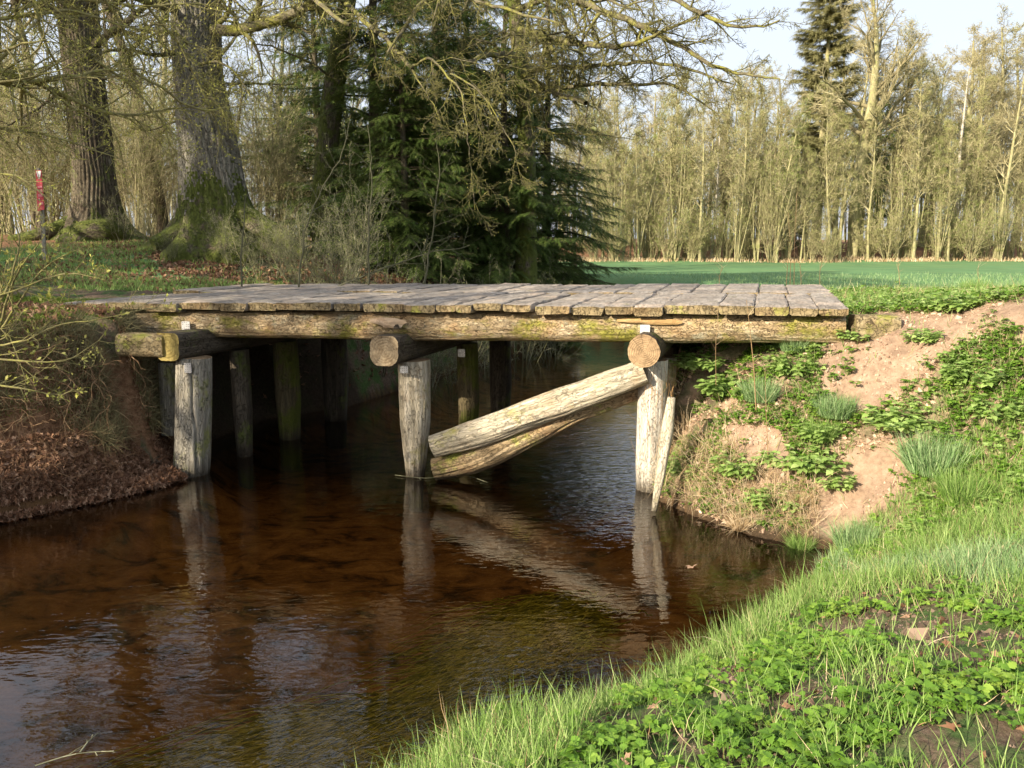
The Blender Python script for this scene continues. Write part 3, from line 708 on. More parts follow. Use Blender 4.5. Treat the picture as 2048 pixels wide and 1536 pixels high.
def make_tree_mesh(seed, H, r0, gp, bark, twig, bud, budsize, buddens, lean=.0, straight=.05, z0=.3, nlimb=14, limbL=.35, limbang=50, spread=.03, topr=.15, curve=1.0, thin=.09):
    R = random.Random(seed); n = max(6, int(H/.7)); pts = [(0, 0, -.4)]; rad = [r0*1.25]; d = nrm3((R.gauss(0, lean), R.gauss(0, lean), 1)); p = (0, 0, 0)
    pts.append(p); rad.append(r0*1.1)
    for i in range(n):
        d = nrm3((d[0]+R.gauss(0, straight), d[1]+R.gauss(0, straight), d[2]+.03)); p = tuple(p[c]+d[c]*H/n for c in range(3))
        pts.append(p); rad.append(r0*(1-(1-topr)*((i+1)/n)**curve))
    g = Grower(seed, **gp)
    tm = MB(); tube(tm, pts, rad, 10, 0, lumpy(seed, .06, .03))
    for k in range(nlimb):
        t_ = z0+(1-z0)*((k+R.random())/nlimb); f = t_*n+1; a = min(int(f), n); f -= a; f = min(f, 1)
        q = tuple(pts[a][c]*(1-f)+pts[a+1][c]*f for c in range(3)); r = rad[a]*(1-f)+rad[a+1]*f
        dd_ = perp_dir(R, (0, 0, 1), radians(limbang*R.uniform(.7, 1.2)))
        g.grow(q, dd_, H*limbL*(1.15-.85*t_)*R.uniform(.6, 1.2), max(r*.5, g.rmin*1.5), 1)
    cm = MB(); g.limbs(cm, 0, 6); segtubes(cm, g.segs, 3, 0)
    if buddens: buds(cm, g.buds, budsize, buddens, seed, 1, spread, thin=thin)
    return tm.mesh("trunk", [M[bark]]), cm.mesh("crown", [M[twig], M[bud]]), H

def place_tree(protos, name, x, y, rz, s, label, cat, group, tilt=(0, 0), sz=None):
    tm, cm, H = protos
    o = empty(name, (x, y, float(height(np.array([x]), np.array([y]), False)[0])-.05), rz)
    o.rotation_euler = (tilt[0], tilt[1], rz); o.scale = (s, s, sz or s)
    for nm, me in (("trunk", tm), ("crown", cm)):
        if me is None: continue
        c = bpy.data.objects.new(nm, me); COL.objects.link(c); c.parent = o
    return tag(o, label, cat, group)
ORD = ["first", "second", "third", "fourth", "fifth", "sixth", "seventh", "eighth", "ninth", "tenth", "eleventh", "twelfth", "thirteenth", "fourteenth", "fifteenth", "sixteenth", "seventeenth", "eighteenth", "nineteenth", "twentieth"]
ORD += ["twenty-"+o for o in ORD[:9]]+["thirtieth"]+["thirty-"+o for o in ORD[:9]]+["fortieth"]+["forty-"+o for o in ORD[:9]]

# ------------------------------------------------------------------ far forest on the right, beyond the meadow
gp_pole = dict(maxlv=3, kids=(0, 9, 7, 0, 0), step=(1, .5, .4, .35, .3), curv=(.1, .10, .14, .2, .2), up=(0, .08, .06, .03, 0), thick=.05, rmin=.015, ratio=(.5, .5, .5, .5, .5), start=(.2, .15, .15, .1, .1))
gp_wide = dict(maxlv=4, kids=(0, 9, 6, 5, 0), step=(1, .6, .45, .4, .4), curv=(.1, .14, .2, .24, .25), up=(0, .05, .04, .02, 0), thick=.06, rmin=.013, ratio=(.5, .55, .5, .5, .5), start=(.2, .2, .15, .1, .1))
gp_drop = dict(maxlv=3, kids=(0, 10, 9, 0, 0), step=(1, .5, .4, .35, .3), curv=(.1, .12, .15, .16, .2), up=(0, .0, -.05, -.10, 0), thick=.05, rmin=.011, ratio=(.5, .55, .6, .5, .5), start=(.2, .2, .15, .1, .1))
poles = [make_tree_mesh(100+i, H, r, gp_pole, 'olive_bark', 'twig_far', bd, .24, 1.1, straight=.02, z0=.28, nlimb=nl+4, limbL=.20, limbang=42, spread=.05, lean=.03)
         for i, (H, r, nl, bd) in enumerate([(12, .12, 24, 'farbud'), (10, .10, 22, 'farbud_green'), (13.5, .13, 26, 'farbud_brown'), (9, .09, 22, 'farbud')])]
wides = [make_tree_mesh(120+i, H, r, gp_wide, 'olive_bark', 'twig_far', bd, .22, .55, straight=.04, z0=.25, nlimb=24, limbL=.36, limbang=50, spread=.05)
         for i, (H, r, bd) in enumerate([(17, .36, 'farbud_brown'), (14, .25, 'farbud'), (11, .2, 'farbud_brown')])]
bigtree = make_tree_mesh(131, 17, .52, gp_wide, 'olive_bark', 'twig_far', 'farbud_brown', .20, .3, straight=.04, z0=.38, nlimb=26, limbL=.44, limbang=46, spread=.05, curve=1.3)
birchp = make_tree_mesh(140, 16, .22, gp_drop, 'birch_bark', 'twig_far', 'farbud_brown', .22, .9, straight=.03, z0=.3, nlimb=22, limbL=.24, limbang=42, spread=.05)
def shrub_mesh(seed, H, n, gp, bark, twig, bud, bs, bd, fan=.35, r0=.03, mats=True, thin=.5):
    R = random.Random(seed); g = Grower(seed, **gp)
    for k in range(n):
        a = R.uniform(0, 6.28); f = R.uniform(.05, fan)
        g.grow((cos(a)*.2*R.random(), sin(a)*.2*R.random(), -.1), nrm3((cos(a)*f, sin(a)*f, 1)), H*R.uniform(.65, 1.1), r0*R.uniform(.6, 1.2), 0)
    tm = MB(); g.limbs(tm, 0, 5)
    if not g.tubes: segtubes(tm, g.segs[:6], 3, 0)
    cm = MB(); segtubes(cm, g.segs, 3, 0); buds(cm, g.buds, bs, bd, seed, 1, .03, thin=thin)
    return tm.mesh("stems", [M[bark]]), cm.mesh("twigs", [M[twig], M[bud]]), H
gp_shr = dict(maxlv=2, kids=(9, 6, 0), step=(.5, .4, .35, .3, .3), curv=(.07, .12, .18, .2, .2), up=(.02, .06, .03, 0, 0), thick=.022, rmin=.010, ratio=(.4, .45, .5, .5, .5), ang=(35, 40, 40, 40, 40), start=(.15, .15, .1, .1, .1))
shrubs = [shrub_mesh(150+i, H, 16, gp_shr, 'olive_bark', 'twig_far', bd, .20, dn, fan, thin=.2) for i, (H, bd, dn, fan) in enumerate([(4.5, 'farbud_green', 1.5, .4), (3.6, 'farbud', 1.2, .5), (5.5, 'farbud', 1.0, .25)])]

def conifer_mesh(seed, H, R0, zlow, bark, needle, nwh, per, sub, spr, nsize, droop=.25, poww=.9, trunk_r=.16, dark='twig_dark'):
    rs_ = np.random.RandomState(seed); R = random.Random(seed)
    tm = MB(); tube(tm, [(0, 0, -.4), (0, 0, H*.3), (0.05, 0, H*.7), (0, .03, H)], [trunk_r*1.15, trunk_r*.85, trunk_r*.45, .01], 10, 0, lumpy(seed, .05, .03))
    segs = []; pos = []; dirs = []
    for i in range(nwh):
        z = zlow+(H-zlow)*(i/nwh)**.95; Lr = R0*max(.04, (1-(z-zlow)/(H-zlow+.01)))**poww
        for k in range(per):
            a = R.uniform(0, 6.28); L = Lr*R.uniform(.4, 1.25); zz = z+R.uniform(-.35, .35); dr = droop*R.uniform(.5, 1.6); wa = R.gauss(0, .35)
            n = max(3, int(L/.22)); p = np.array([0, 0, zz]); dz = R.uniform(.0, .25); ca, sa = cos(a), sin(a)
            for j in range(n):
                f = j/n; sl = dz-dr*2.2*f+(dr*2.2*max(0, f-.6)*1.6)
                d = np.array([cos(a+wa*f), sin(a+wa*f), sl]); d /= np.linalg.norm(d); q = p+d*(L/n)
                segs.append((*p, *q, max(.006, .026*(1-f)*L/2), max(.005, .026*(1-f-1/n)*L/2)))
                if f > .12:
                    for sgn in (-1, 1):
                        for _ in range(sub):
                            sl_ = (L*(1-f)*.42+.18)*R.uniform(.5, 1.1); an = sgn*R.uniform(.6, 1.1)
                            dv = np.array([cos(a+an), sin(a+an), sl-R.uniform(.05, .35)]); dv /= np.linalg.norm(dv)
                            st = p+(q-p)*R.random(); m_ = max(2, int(sl_/.10))
                            for u in range(m_):
                                en = st+dv*(sl_/m_); segs.append((*st, *en, .005, .004))
                                if R.random() < spr: pos.append((st+en)/2); dirs.append(dv+np.array([0, 0, -.15]))
                                st = en; dv = dv+np.array([R.gauss(0, .12), R.gauss(0, .12), R.gauss(-.04, .1)]); dv /= np.linalg.norm(dv)
                pos.append(q); dirs.append(d); p = q
    # needle spray template: a twig end clothed in needles
    T_ = []; f_ = []; rr = np.random.RandomState(5)
    for k in range(11):
        y0 = -.5+k/10.; an = k*2.4; ox, oz = cos(an), sin(an)*.6; b = len(T_)
        T_ += [(0-.03, y0, 0), (.03, y0, 0), (ox*.36, y0+.42, oz*.36)]; f_.append((b, b+1, b+2))
    pos = np.array(pos); dirs = np.array(dirs); N = len(pos)
    cm = MB(); segtubes(cm, segs, 3, 0)
    scatter(cm, np.array(T_), [np.array(f_)], pos, axes(dirs, rs_, False), rs_.uniform(.75, 1.35, N)*nsize, 1)
    return tm.mesh("trunk", [M[bark]]), cm.mesh("crown", [M[dark], M[needle]]), H
pinep = conifer_mesh(161, 23, 2.3, 4.5, 'olive_bark', 'pine', 54, 5, 3, .8, .46, -.06, .12, .3, 'twig_far')
sprfar = conifer_mesh(162, 12, 2.4, 1.0, 'brown_bark', 'needle', 26, 5, 1, .8, .42, .25, .8, .15)

def forest_things(lst, base_label, name, cat, group, protos):
    lst = sorted(lst, key=lambda q: proj(q[0], q[1], 3)[0])
    for i, q in enumerate(lst):
        x, y, pi_, rz, s = q[:5]
        place_tree(protos[pi_], name, x, y, rz, s, base_label % ORD[i], cat, group, tilt=(random.Random(i).gauss(0, .03), random.Random(i+50).gauss(0, .04)))
fr = random.Random(77)
def at(px, Yd): return ((px-1024)/F*Yd, Yd)
L1 = []
for px in [1185, 1205, 1224, 1240, 1262, 1280, 1296, 1318, 1330, 1345, 1372, 1392, 1440, 1452, 1470, 1486, 1500, 1515, 1530, 1551, 1568, 1590, 1640, 1655, 1668, 1712, 1728, 1752, 1771, 1795, 1822, 1838, 1862, 1880, 1930, 1955, 1978, 2010, 2040, 2070]:
    x, y = at(px+fr.uniform(-6, 6), fr.uniform(58.5, 63)); L1.append((x, y, fr.randrange(4), fr.uniform(0, 6.28), fr.uniform(.75, 1.2)))
forest_things(L1, "slim bare pole tree, %s from the left in the front row beyond the meadow", "pole_tree", "tree", "slim trees along the front of the far forest edge", poles)
L2 = []
for px in range(1140, 2120, 33):
    sc2 = .74+.32*ss((px-1450)/200.) if px < 1800 else .85
    x, y = at(px+fr.uniform(-12, 12), fr.uniform(63, 72)); L2.append((x, y, fr.randrange(4), fr.uniform(0, 6.28), float(sc2)*fr.uniform(1.0, 1.45)))
forest_things(L2, "slim bare pole tree, %s from the left in the second row of the far forest", "pole_tree", "tree", "slim trees in the second row of the far forest", poles)
L3 = [(*at(px, yy), k, fr.uniform(0, 6.28), s) for px, yy, k, s in [(1160, 70, 2, .9), (1225, 66, 1, .85), (1290, 72, 2, 1.0), (1350, 66, 2, .95), (1405, 73, 1, .85), (1460, 68, 2, .9), (1520, 74, 1, .9), (1575, 69, 2, 1.1), (1740, 72, 1, 1.1), (1800, 76, 0, .7), (1850, 70, 1, 1.0), (1885, 66, 0, .98), (1940, 72, 0, 1.0), (1990, 78, 1, .9), (2035, 68, 2, .8), (2080, 74, 1, 1.1), (1120, 74, 1, .9), (1190, 76, 0, .85), (1255, 75, 1, 1.05), (1320, 78, 0, .82), (1380, 76, 1, 1.08), (1435, 78, 0, .85), (1490, 76, 1, 1.12), (1545, 78, 0, .9), (1660, 77, 1, 1.3), (1770, 79, 0, 1.0), (1830, 72, 2, 1.35), (1915, 78, 0, 1.1), (1965, 75, 1, 1.35), (2015, 76, 0, 1.05), (2060, 72, 2, 1.4)]]
forest_things(L3, "branchy brown-twigged tree, %s from the left among the far forest's wide crowns", "branchy_tree", "tree", "wide-crowned bare trees in the far forest", wides)
L4 = [(*at(px+fr.uniform(-10, 10), fr.uniform(58, 61)), fr.randrange(3), fr.uniform(0, 6.28), fr.uniform(.6, 1.05)) for px in [1190, 1215, 1245, 1280, 1310, 1335, 1360, 1385, 1410, 1450, 1475, 1500, 1545, 1570, 1600, 1625, 1660, 1725, 1765, 1800, 1850, 1880, 1900, 1935, 1970, 2005, 2045]]
forest_things(L4, "low budding shrub, %s from the left along the far meadow edge", "shrub", "shrub", "shrubs along the far meadow edge", shrubs)
copp = [shrub_mesh(170+i, H, n, dict(gp_shr, kids=(12, 4, 0), thick=.03, rmin=.012, ratio=(.16, .4, .5), start=(.3, .15, .1), curv=(.03, .12, .18)), 'olive_bark', 'twig_far', 'farbud_green', .18, 1.2, .16, r0=.055, thin=.2) for i, (H, n) in enumerate([(9, 8), (7, 10)])]
L9 = [(*at(px+fr.uniform(-8, 8), fr.uniform(58.5, 61)), fr.randrange(2), fr.uniform(0, 6.28), fr.uniform(.75, 1.2)) for px in [1230, 1270, 1300, 1340, 1395, 1430, 1462, 1510, 1540, 1575, 1612, 1650, 1735, 1780, 1815, 1865, 1915, 1945, 1990, 2030]]
forest_things(L9, "multi-stemmed coppiced tree, %s from the left along the foot of the far forest", "coppiced_tree", "tree", "coppiced trees along the foot of the far forest", copp)
x, y = at(1622, 66); place_tree(pinep, "pine_tree", x, y, .5, 1.02, "tall dense-crowned pine rising above the forest, beside the big bare tree", "pine", None)
x, y = at(1700, 62); place_tree(bigtree, "bare_tree", x, y, 2.0, 1.08, "big pale-trunked bare tree right of the tall pine, spreading above the forest", "tree", None)
x, y = at(1897, 61); place_tree(birchp, "birch_tree", x, y, 1.0, .92, "white-trunked birch leaning right at the far forest edge, right of the big bare tree", "birch", None, tilt=(0, .13))
x, y = at(1418, 60.5); place_tree(birchp, "birch_tree", x, y, 4.0, .62, "slender white birch standing straight in front of the far forest's left half", "birch", None, tilt=(0, -.02))
x, y = at(1745, 67); place_tree(sprfar, "spruce_tree", x, y, 1.0, 1.0, "dark spruce deep in the far forest just right of the big bare tree", "spruce", None)
x, y = at(1580, 71); place_tree(sprfar, "spruce_tree", x, y, 2.0, .85, "dark spruce deep in the far forest just left of the tall pine", "spruce", None)
# far wood behind, one mass
def far_wood(side):
    g = Grower(900, maxlv=2, kids=(7, 5, 0), step=(1.6, 1.0, .8), curv=(.03, .12, .2), up=(.05, .06, .03), thick=9, rmin=.022, ratio=(.28, .5, .5), ang=(45, 45, 45), start=(.2, .15, .1), taper=.75)
    R = random.Random(5)
    for i in (range(250) if side else range(250, 520)):
        if i < 250: x = R.uniform(-10, 75); y = R.uniform(76, 96); H = R.uniform(8, 12)*(1.0 if x > 26 else .8)
        else: x = R.uniform(-75, 0); y = R.uniform(48, 85); H = R.uniform(9, 15)
        g.grow((x, y, 2.6), (0, 0, 1), H, .10, 0)
    mb = MB(); segtubes(mb, g.segs, 3, 0); buds(mb, g.buds, .45, 2.2, 3, 1, .15, thin=.25); return mb
tag(far_wood(1).build("far_woodland", [M['twig_far'], M['farbud']]), kind="stuff")
tag(far_wood(0).build("left_woodland", [M['twig_shrub'], M['farbud_green']]), kind="stuff")

# brushwood along the foot of the forest edge: dry grass, leaf litter and low brush
def blade_template(curve=.35, n=3, w_=1.):
    V = []; Fq = []; 
    for i in range(n):
        t_ = i/n; y = t_; z = curve*t_*t_; ww = w_*(1-t_**1.6*.9)*.5
        V += [(-ww, z, y), (ww, z, y)]
    V.append((0, curve, 1.0*(1-.12*curve)))
    for i in range(n-1): Fq.append((2*i, 2*i+1, 2*i+3, 2*i+2))
    return np.array(V), [np.array(Fq), np.array([(2*n-2, 2*n-1, 2*n)])]
BL = [blade_template(c) for c in (.1, .35, .8)]
def blades(mb, pos, h, wdt, rs_, mat=0, lean=.25, seed=0, bias=(0, 0), mix=(.4, .4, .2)):
    N = len(pos)
    if N == 0: return
    a = rs_.uniform(0, 2*pi, N); lx = rs_.normal(size=N)*lean+bias[0]; ly = rs_.normal(size=N)*lean+bias[1]
    up = np.stack([lx, ly, np.ones(N)], 1); up /= np.linalg.norm(up, axis=1)[:, None]
    x = np.stack([np.cos(a), np.sin(a), np.zeros(N)], 1); y = np.cross(up, x); y /= np.linalg.norm(y, axis=1)[:, None]; x = np.cross(y, up)
    Rm = np.stack([x, y, up], 1); k = rs_.choice(3, N, p=mix)
    for j in range(3):
        m = k == j
        scatter(mb, BL[j][0], BL[j][1], pos[m], Rm[m], np.stack([wdt[m], h[m], h[m]], 1), mat, rs_.rand(m.sum()))
def ground_pts(n, box, rs_, fn):
    x = rs_.uniform(box[0], box[1], n); y = rs_.uniform(box[2], box[3], n); z = height(x, y)
    px, py = proj(x, y, z); m = fn(px, py, x, y, z); return np.stack([x, y, z], 1)[m]
rs1 = np.random.RandomState(11)
mb = MB(); q = ground_pts(9000, (0, 50, 57.8, 61.5), rs1, lambda px, py, x, y, z: (rs1.rand(len(x)) < .35+.65*(hnoise(x, y, .8, 4) > 0)))
blades(mb, q, rs1.uniform(.08, .38, len(q)), np.full(len(q), .05), rs1, 0, .3)
tag(mb.build("dry_grass_edge", [M['straw']]), kind="stuff")
# meadow grass nearest the bridge
mb = MB(); q = ground_pts(30000, (3.0, 26, 12.5, 34), rs1, lambda px, py, x, y, z: (sdist(x, y) > .3) & (px > 1000) & (rs1.rand(len(x)) < np.clip(1.7-y/22, .1, 1)))
blades(mb, q, rs1.uniform(.05, .16, len(q)), np.full(len(q), .014), rs1, 0, .3)
tag(mb.build("meadow_grass", [M['bluegrass']]), kind="stuff")

# ------------------------------------------------------------------ big oaks left of the bridge
def bigtrunk(name_seed, cl, rads, base_z, Yd, lobes, flare, flare_h, H, mats, mossz, ridge=.03):
    """cl: list of (px,py) centre line from top to bottom"""
    pts = [P(px, py, Yd) for px, py in cl][::-1]; rad = list(rads)[::-1]
    p, r = resample(pts, rad, .05); n = 150
    T, U, W = frames(p); th = np.linspace(0, 2*pi, n, endpoint=False)
    U = np.tile([[1., 0, 0]], (len(p), 1)); W = np.tile([[0, 1., 0]], (len(p), 1))
    z = p[:, 2]-base_z
    R_ = np.zeros((len(p), n)); rr = np.random.RandomState(name_seed)
    fl = np.exp(-np.clip(z, 0, 99)/flare_h)*flare
    lob = np.zeros(n)
    for a, s_, wd in lobes: lob += s_*np.exp(-((np.angle(np.exp(1j*(th-a))))/wd)**2)
    R_ = r[:, None]+fl[:, None]*(.35+lob[None, :])
    s = np.cumsum(np.r_[0, np.linalg.norm(np.diff(p, axis=0), axis=1)])
    rid = np.abs(np.sin(th[None, :]*19+1.6*hnoise(th[None, :]*2+0*s[:, None], s[:, None]*1.6, 1., name_seed, 3)+.6*np.sin(s[:, None]*5+th[None, :]*3)))
    R_ = R_+ridge*(rid**.7-.5)+.025*hnoise(th[None]*2+0*s[:, None], s[:, None]*1.5+0*th[None], 1, 7, 3)
    V = p[:, None, :]+U[:, None, :]*(R_*np.cos(th))[..., None]+W[:, None, :]*(R_*np.sin(th))[..., None]
    tc = np.stack([R_*np.cos(th), R_*np.sin(th), s[:, None]+0*th[None]], 2)
    i = np.arange(len(p)-1)[:, None]*n; j = np.arange(n)[None, :]; k = (j+1) % n
    Fq = np.stack([i+j, i+k, i+n+k, i+n+j], 2)
    zz = (z[:-1, None]+.45*hnoise(th[None]*3+0*z[:-1, None], z[:-1, None]*3+0*th[None], 1.5, 3, 4)+.25*np.random.RandomState(2).normal(size=(len(p)-1, n))*.6)
    mossy = (zz < mossz[0]+mossz[1]*np.cos(th[None]-mossz[2]))
    m2 = MB(); m2.add(V.reshape(-1, 3), [Fq[~mossy].reshape(-1, 4)], 0, tc=tc.reshape(-1, 3))
    if mossy.any(): m2.f.append((Fq[mossy].reshape(-1, 4), 1))
    return m2
def thing_from(name, label, cat, loc, group=None):
    o = empty(name, (float(loc[0]), float(loc[1]), float(loc[2]))); return tag(o, label, cat, group)
def child(mb, name, mats, parent, smooth=True):
    o = mb.build(name, mats, None, smooth); o.parent = parent; o.location = -Vector(parent.location); return o
OY = 17.0
oakb = P(430, 492, OY)
oak = thing_from("oak_tree", "huge furrowed oak with a broad mossy root flare, standing behind the bridge's left end", "oak", oakb)
m2 = bigtrunk(3, [(392, -420), (393, -200), (392, -60), (392, 60), (396, 160), (410, 250), (421, 320), (428, 380), (432, 430), (436, 480), (438, 530)], [.34, .40, .44, .455, .46, .52, .58, .62, .66, .72, .8], oakb[2]-.15, OY,
     [(pi+.1, 1.5, .45), (.05, 1.35, .5), (-1.9, .8, .4), (-1.0, .9, .35), (1.6, .8, .6), (2.6, .8, .3)], .62, .42, 8, None, (.95, .5, -pi/2+.3), .045)
child(m2, "trunk", [M['oak_bark'], M['mossy_bark']], oak)
mb = MB()
for pts, ra, rb in [([(470, 420, 16.9), (520, 450, 16.5), (570, 478, 16.2), (610, 505, 16)], .28, .10), ([(400, 450, 16.7), (350, 470, 16.3), (305, 488, 16)], .25, .12), ([(440, 470, 16.6), (470, 500, 16), (500, 520, 15.7)], .24, .1), ([(400, 470, 16.6), (380, 500, 16.2), (370, 520, 16)], .2, .08)]:
    p, rr_ = resample([P(*q) for q in pts], np.linspace(ra, rb, len(pts)), .05); tube(mb, p, rr_, 30, 0, rough(int(ra*100)))
child(mb, "root", [M['mossy_bark']], oak)
gp_oak = dict(maxlv=4, kids=(0, 10, 9, 7, 0), step=(.6, .35, .20, .15, .12), curv=(.1, .2, .26, .3, .3), up=(0, .0, -.01, -.02, 0), thick=.022, rmin=.0042, ratio=(.5, .42, .5, .5, .5), ang=(50, 52, 50, 48, 45), start=(.2, .12, .1, .1, .1))
def limbset(parent, specs, seed, gp, bark, twig, bud, bs, bd, spread=.01, name="limb", lr=1., kf=1.):
    g = Grower(seed, **gp); lm = MB()
    for pts, r0, r1, kids in specs:
        w3 = [P(*q) for q in pts]; n = len(w3); p, r = resample(w3, np.linspace(r0*lr, r1*lr, n), .12)
        # knobbly wander
        rr = np.random.RandomState(seed+len(g.tubes)); wob = np.cumsum(rr.normal(size=p.shape)*.012, 0); wob -= np.linspace(0, 1, len(p))[:, None]*wob[-1]; p = p+wob
        keep = g.thick; g.thick = 0.0
        g.path([tuple(a) for a in p], list(r), 1, kids=int(kids*kf), L=min(3.6, len(p)*.12)); g.thick = keep
    g.limbs(lm, 0, 8); child(lm, name, [M[bark]], parent)
    cm = MB(); segtubes(cm, g.segs, 3, 0)
    if bd: buds(cm, g.buds, bs, bd, seed, 1, spread)
    child(cm, "twigs", [M[twig], M[bud]], parent)
limbset(oak, [([(395, 60, 17), (470, 60, 16.5), (540, 42, 16), (620, 5, 15.5), (690, -60, 15)], .20, .10, 10),
              ([(395, 175, 17), (450, 165, 17), (520, 168, 17.2), (590, 168, 17.4)], .06, .02, 8),
              ([(380, 30, 17), (300, 0, 16), (220, -20, 15.5), (120, -10, 15), (20, 20, 14.5)], .16, .05, 11),
              ([(385, 110, 17), (310, 120, 16.3), (240, 100, 15.8), (160, 120, 15.2)], .08, .03, 10),
              ([(400, -40, 17), (470, -60, 16), (560, -40, 15), (640, 10, 14.4), (700, 50, 14)], .13, .05, 11),
              ([(400, -160, 17), (560, -190, 15.5), (760, -180, 14.5), (960, -120, 14), (1100, -40, 13.8)], .2, .06, 14),
              ([(392, 230, 17), (350, 240, 17), (300, 262, 17), (262, 255, 16.8)], .05, .02, 5), ([(400, 130, 16.6), (430, 120, 16.2), (470, 140, 15.9), (500, 190, 15.7)], .05, .02, 8), ([(400, 200, 16.6), (420, 190, 16.1), (450, 215, 15.9), (455, 260, 15.8)], .035, .015, 6), ([(380, 90, 16.6), (350, 60, 16.2), (300, 70, 15.9), (250, 110, 15.7)], .05, .02, 8)], 31, gp_oak, 'limb_bark', 'twig_grey', 'bud', .028, .35, lr=.6, kf=1.7)
OL = P(190, 470, 19.0)
oak2 = thing_from("oak_tree", "dark old oak with a hollow burled foot, between the red marker and the huge oak", "oak", OL)
m2 = bigtrunk(8, [(150, -420), (150, -200), (150, -60), (158, 60), (168, 160), (178, 250), (186, 320), (192, 380), (196, 425), (194, 450), (190, 500)], [.30, .34, .38, .40, .40, .41, .43, .46, .50, .56, .6], OL[2]-.1, 19,
     [(pi+.2, 1.6, .4), (.1, .9, .4), (-1.6, .7, .5), (1.5, .8, .6)], .55, .28, 8, None, (.35, .3, .3), .05)
child(m2, "trunk", [M['brown_bark'], M['mossy_bark']], oak2)
limbset(oak2, [([(160, 40, 19), (90, 20, 18.5), (10, -10, 18), (-70, -50, 17.5)], .16, .06, 9), ([(165, 100, 19), (240, 60, 18.5), (310, 10, 18), (360, -50, 17.5)], .15, .06, 9),
               ([(170, 180, 19), (110, 190, 18.6), (50, 230, 18.2), (0, 260, 18)], .09, .03, 8), ([(175, 160, 19), (230, 150, 18.7), (290, 165, 18.5)], .06, .02, 6), ([(150, -80, 19), (60, -90, 18), (-60, -60, 17)], .14, .05, 9)],
        37, gp_oak, 'brown_bark', 'twig_grey', 'bud', .028, .3, lr=.6, kf=1.7)
# burl under the second oak and the heap of roots
mb = MB(); p, r = resample([P(128, 472, 18.4), P(165, 466, 18.2), P(215, 462, 18.3), P(250, 475, 18.5)], [.14, .24, .26, .1], .05)
tube(mb, p, r, 40, 0, rough(83)); 
p, r = resample([P(20, 480, 18.2), P(80, 470, 18.3), P(150, 440, 18.8)], [.10, .13, .16], .05); tube(mb, p, r, 26, 0, rough(84))
child(mb, "root", [M['mossy_bark']], oak2)
# third oak: the tree whose long limbs hang over the bridge (trunk behind the spruces)
TY = 20.5; tb = P(1052, 560, TY)
oak3 = thing_from("oak_tree", "bare oak with pale mossy trunk among the spruces, gnarled limbs reaching far right", "oak", tb)
mb = MB(); p, r = resample([(tb[0], TY, 1.6), P(1052, 470, TY), P(1056, 330, TY), P(1048, 210, TY), P(1042, 120, TY), P(1030, 20, TY), P(1010, -120, TY), P(1000, -300, TY)], [.30, .25, .235, .215, .20, .17, .13, .08], .1)
tube(mb, p, r, 20, 0, rough(91)); child(mb, "trunk", [M['mossy_bark']], oak3)
limbset(oak3, [([(1045, 150, 20.4), (1090, 172, 19), (1130, 196, 17.5), (1172, 206, 16.5)], .13, .085, 5),
               ([(1042, 110, 20.4), (1000, 102, 19), (962, 112, 17.8), (920, 135, 16.8)], .14, .07, 7),
               ([(1040, 60, 20.4), (1110, 80, 18), (1190, 95, 16), (1270, 88, 15), (1350, 60, 14.5), (1420, 20, 14)], .15, .03, 16),
               ([(1036, 20, 20.4), (1120, -20, 18), (1220, 10, 16), (1300, 55, 15), (1370, 90, 14.6), (1430, 125, 14.3), (1500, 150, 14), (1560, 158, 13.8)], .15, .022, 18),
               ([(1030, 0, 20.4), (1130, -60, 17.5), (1240, -50, 15.5), (1330, -20, 14.5), (1420, 40, 14), (1500, 60, 13.7), (1560, 40, 13.5)], .14, .022, 16),
               ([(1045, 180, 20.4), (1120, 170, 18.5), (1200, 160, 17), (1280, 168, 16), (1345, 160, 15.5), (1400, 200, 15), (1440, 235, 14.8)], .09, .018, 15),
               ([(1060, 140, 20), (1170, 130, 18), (1290, 125, 16), (1400, 140, 15), (1470, 170, 14.5)], .1, .02, 15),
               ([(1045, 250, 20.4), (1120, 270, 19.5), (1200, 262, 18.8), (1270, 280, 18.4)], .05, .015, 9),
               ([(1020, -60, 20.4), (930, -50, 18), (850, 0, 16.4), (800, 60, 15.5), (770, 120, 15)], .12, .03, 12)],
        43, gp_oak, 'limb_bark', 'twig_grey', 'bud', .022, .05, lr=.55, kf=1.9)
